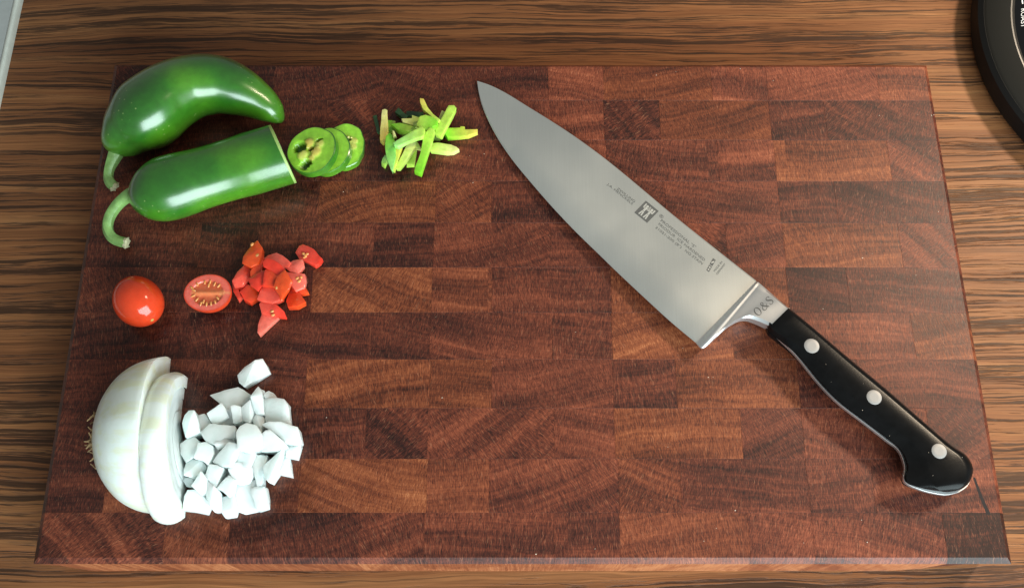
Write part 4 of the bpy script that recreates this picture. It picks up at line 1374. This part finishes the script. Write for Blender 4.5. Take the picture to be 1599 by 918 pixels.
    S_ = cr([(.60, .78, .03), (.58, .93, .05), (.38, 1.0, .04), (.17, .90, .07), (.15, .73, .09), (.37, .54, .11), (.60, .36, .09), (.62, .13, .07), (.40, .0, .04), (.17, .05, .05), (.12, .25, .03)], 5)
    A_ = cr([(.88, .0, .05), (.62, .22, .09), (.30, .66, .09), (.24, .86, .06), (.38, 1.0, .04), (.53, .88, .05), (.50, .72, .05), (.22, .48, .05), (.05, .25, .08), (.16, .03, .06), (.40, .0, .05), (.66, .18, .04), (.80, .46, .04)], 5)
    org, ux = (1197.0, 482.2), (0.735, -0.678)
    def initial(stroke, ox, wscale):
        V, Fs = [], []
        H = 13.0
        for i, (x, y, wd) in enumerate(stroke):
            a, b_ = stroke[max(0, i - 1)], stroke[min(len(stroke) - 1, i + 1)]
            d = math.hypot(b_[0] - a[0], b_[1] - a[1]) or 1
            nx, ny = -(b_[1] - a[1]) / d * wd * .62, (b_[0] - a[0]) / d * wd * .62
            for sg in (1, -1):
                u, v_ = (x + nx * sg) * H * wscale + ox, (y + ny * sg) * H
                px = org[0] + ux[0] * u - 0.68 * v_
                py = org[1] + ux[1] * u - 0.735 * v_
                V.append(on_bol(px, py))
        for i in range(len(stroke) - 1):
            Fs.append((2 * i, 2 * i + 1, 2 * i + 3, 2 * i + 2))
        me = mesh('initial', [v - root.location for v in V], Fs, False)
        link('initial', me, M['mark'], bol)
    initial(O_, -18.0, 1.0); initial(A_, -5.2, 1.0); initial(S_, 7.6, 0.95)
knife()

# ------------------------------------------------------------------ black appliance, upper right
def appliance():
    cx, cy, R = 0.4008, 0.1722, 0.1216
    root = thing('kitchen_appliance', (cx, cy, 0), 'round black kitchen appliance base with glossy panel at the upper right corner', 'appliance')
    N = 96
    def ring(r, z): return [Vector((cx + r * math.cos(2 * math.pi * k / N), cy + r * math.sin(2 * math.pi * k / N), z)) for k in range(N)]
    V, Fs = loft([ring(R - .006, 0.0002), ring(R - .001, .004), ring(R, .009), ring(R - .0012, .0145), ring(R - .004, .0165), ring(R - .006, .0162)])
    part('base_ring', V, Fs, M['black_plastic'], root)
    V, Fs = loft([ring(R - .0042, .0165), ring(R - .0056, .0176), ring(R - .0185, .0178), ring(R - .0195, .0178), ring(R - .0195, .012)], False, False)
    part('rim', V, Fs, M['grey_plastic'], root)
    V, Fs = loft([ring(R - .0192, .012), ring(R - .0200, .0172), ring(R - .0209, .0172), ring(R - .0225, .012)], False, False)
    part('trim_ring', V, Fs, M['silver'], root)
    V, Fs = loft([ring(R - .0224, .010), ring(R - .0224, .0160), ring(R - .0235, .0166), ring(R - .06, .0168)])
    pn = part('panel', V, Fs, M['gloss'], root)
    # white print, reading down the panel
    cu = bpy.data.curves.new('letters', 'FONT'); cu.body = 'ROAST'; cu.size = 1; cu.resolution_u = 3
    ob = bpy.data.objects.new('letters', cu); COL.objects.link(ob)
    me = bpy.data.meshes.new_from_object(ob.evaluated_get(bpy.context.evaluated_depsgraph_get()))
    bpy.data.objects.remove(ob)
    xs = [v.co.x for v in me.vertices]; x0 = min(xs)
    hz = .0172 - T
    for v in me.vertices:
        px, py = 1594.5 + v.co.y / .7 * 7.5, 14.5 + (v.co.x - x0) * 9.5 + v.co.y / .7 * -1.0
        v.co = un(px, py, hz) - root.location
    me.materials.clear()
    link('lettering', me, M['print'], root, None).parent = pn
    a, b_, c_, d = [un(x, y, hz) for x, y in ((1594.3, -6), (1596.2, -6), (1598, 6.5), (1596, 6.8))]
    part('dash', [a, b_, c_, d], [(0, 1, 2, 3)], M['print'], root, False, parent=pn)
appliance()

# ------------------------------------------------------------------ pale enamel panel, upper left
def enamel_panel():
    h = 0.006
    P = [un(x, y, -T) for x, y in ((37, 0), (16, 104.6), (1, 166))]
    d = (P[0] - P[2]).normalized()
    nrm = Vector((-d.y, d.x, 0))                 # pointing left, away from the board
    a = P[2] - d * 0.25; b_ = P[0] + d * 0.30
    root = thing('enamel_panel', (a + b_) / 2 * 1.0, 'pale grey enamel panel with rounded lip at the upper left corner', 'panel')
    root.location.z = 0
    def strip(prof_, material, name):
        rings = []
        for p in (a, b_):
            rings.append([Vector((p.x + nrm.x * u, p.y + nrm.y * u, z)) for u, z in prof_])
        V, Fs = loft(rings)
        part(name, V, Fs, material, root, angle=50)
    strip([(0, .0), (0, .0045), (.0005, .0056), (.0013, .006), (.0024, .0058), (.0032, .0050), (.0032, 0)], M['enamel_lip'], 'lip')
    strip([(.0033, .0), (.0033, .0048), (.0042, .0052), (.16, .0052), (.16, 0)], M['enamel'], 'plate')
enamel_panel()

# ------------------------------------------------------------------ tiny crumbs on the board and counter
def crumbs():
    rg = random.Random(9)
    spots = [(1043, 698), (1016, 778), (1460, 180), (1434, 180), (1207, 125), (1374, 180), (1418, 653), (1483, 558), (538, 300), (740, 285), (682, 495), (508, 652), (690, 622), (620, 817),
             (1146, 798), (1118, 826), (1098, 846), (837, 865), (928, 857), (1346, 813), (1356, 845), (1256, 846), (1455, 181), (1363, 395), (1348, 401), (1432, 431), (1406, 453), (1380, 331), (1464, 331),
             (1415, 640), (1348, 600), (1299, 598), (1290, 570), (1345, 642), (1389, 680), (1450, 707), (1456, 742), (1502, 714), (755, 240), (733, 243), (1382, 466), (1285, 484), (1108, 587), (1112, 590),
             (637, 112), (1154, 108), (1056, 112), (1026, 118), (1065, 545), (900, 520)]
    V, Fs = [], []
    for i, (x, y) in enumerate(spots):
        onk = 29 <= i <= 37
        h = (kh(x, y) + .0084) if onk else 0.0002
        p = un(x + rg.uniform(-2, 2), y + rg.uniform(-2, 2), h)
        r = rg.uniform(.00010, .00028) * (0.5 if onk else 1)
        add_ball(V, Fs, p, (r * rg.uniform(.8, 1.8), r, r * .7), rg.uniform(0, 3), 6, 4)
    o = link('crumbs', mesh('crumbs', V, Fs), M['crumb'])
    o['kind'] = 'stuff'; o['label'] = 'tiny pale crumbs scattered over board and knife handle'
crumbs()
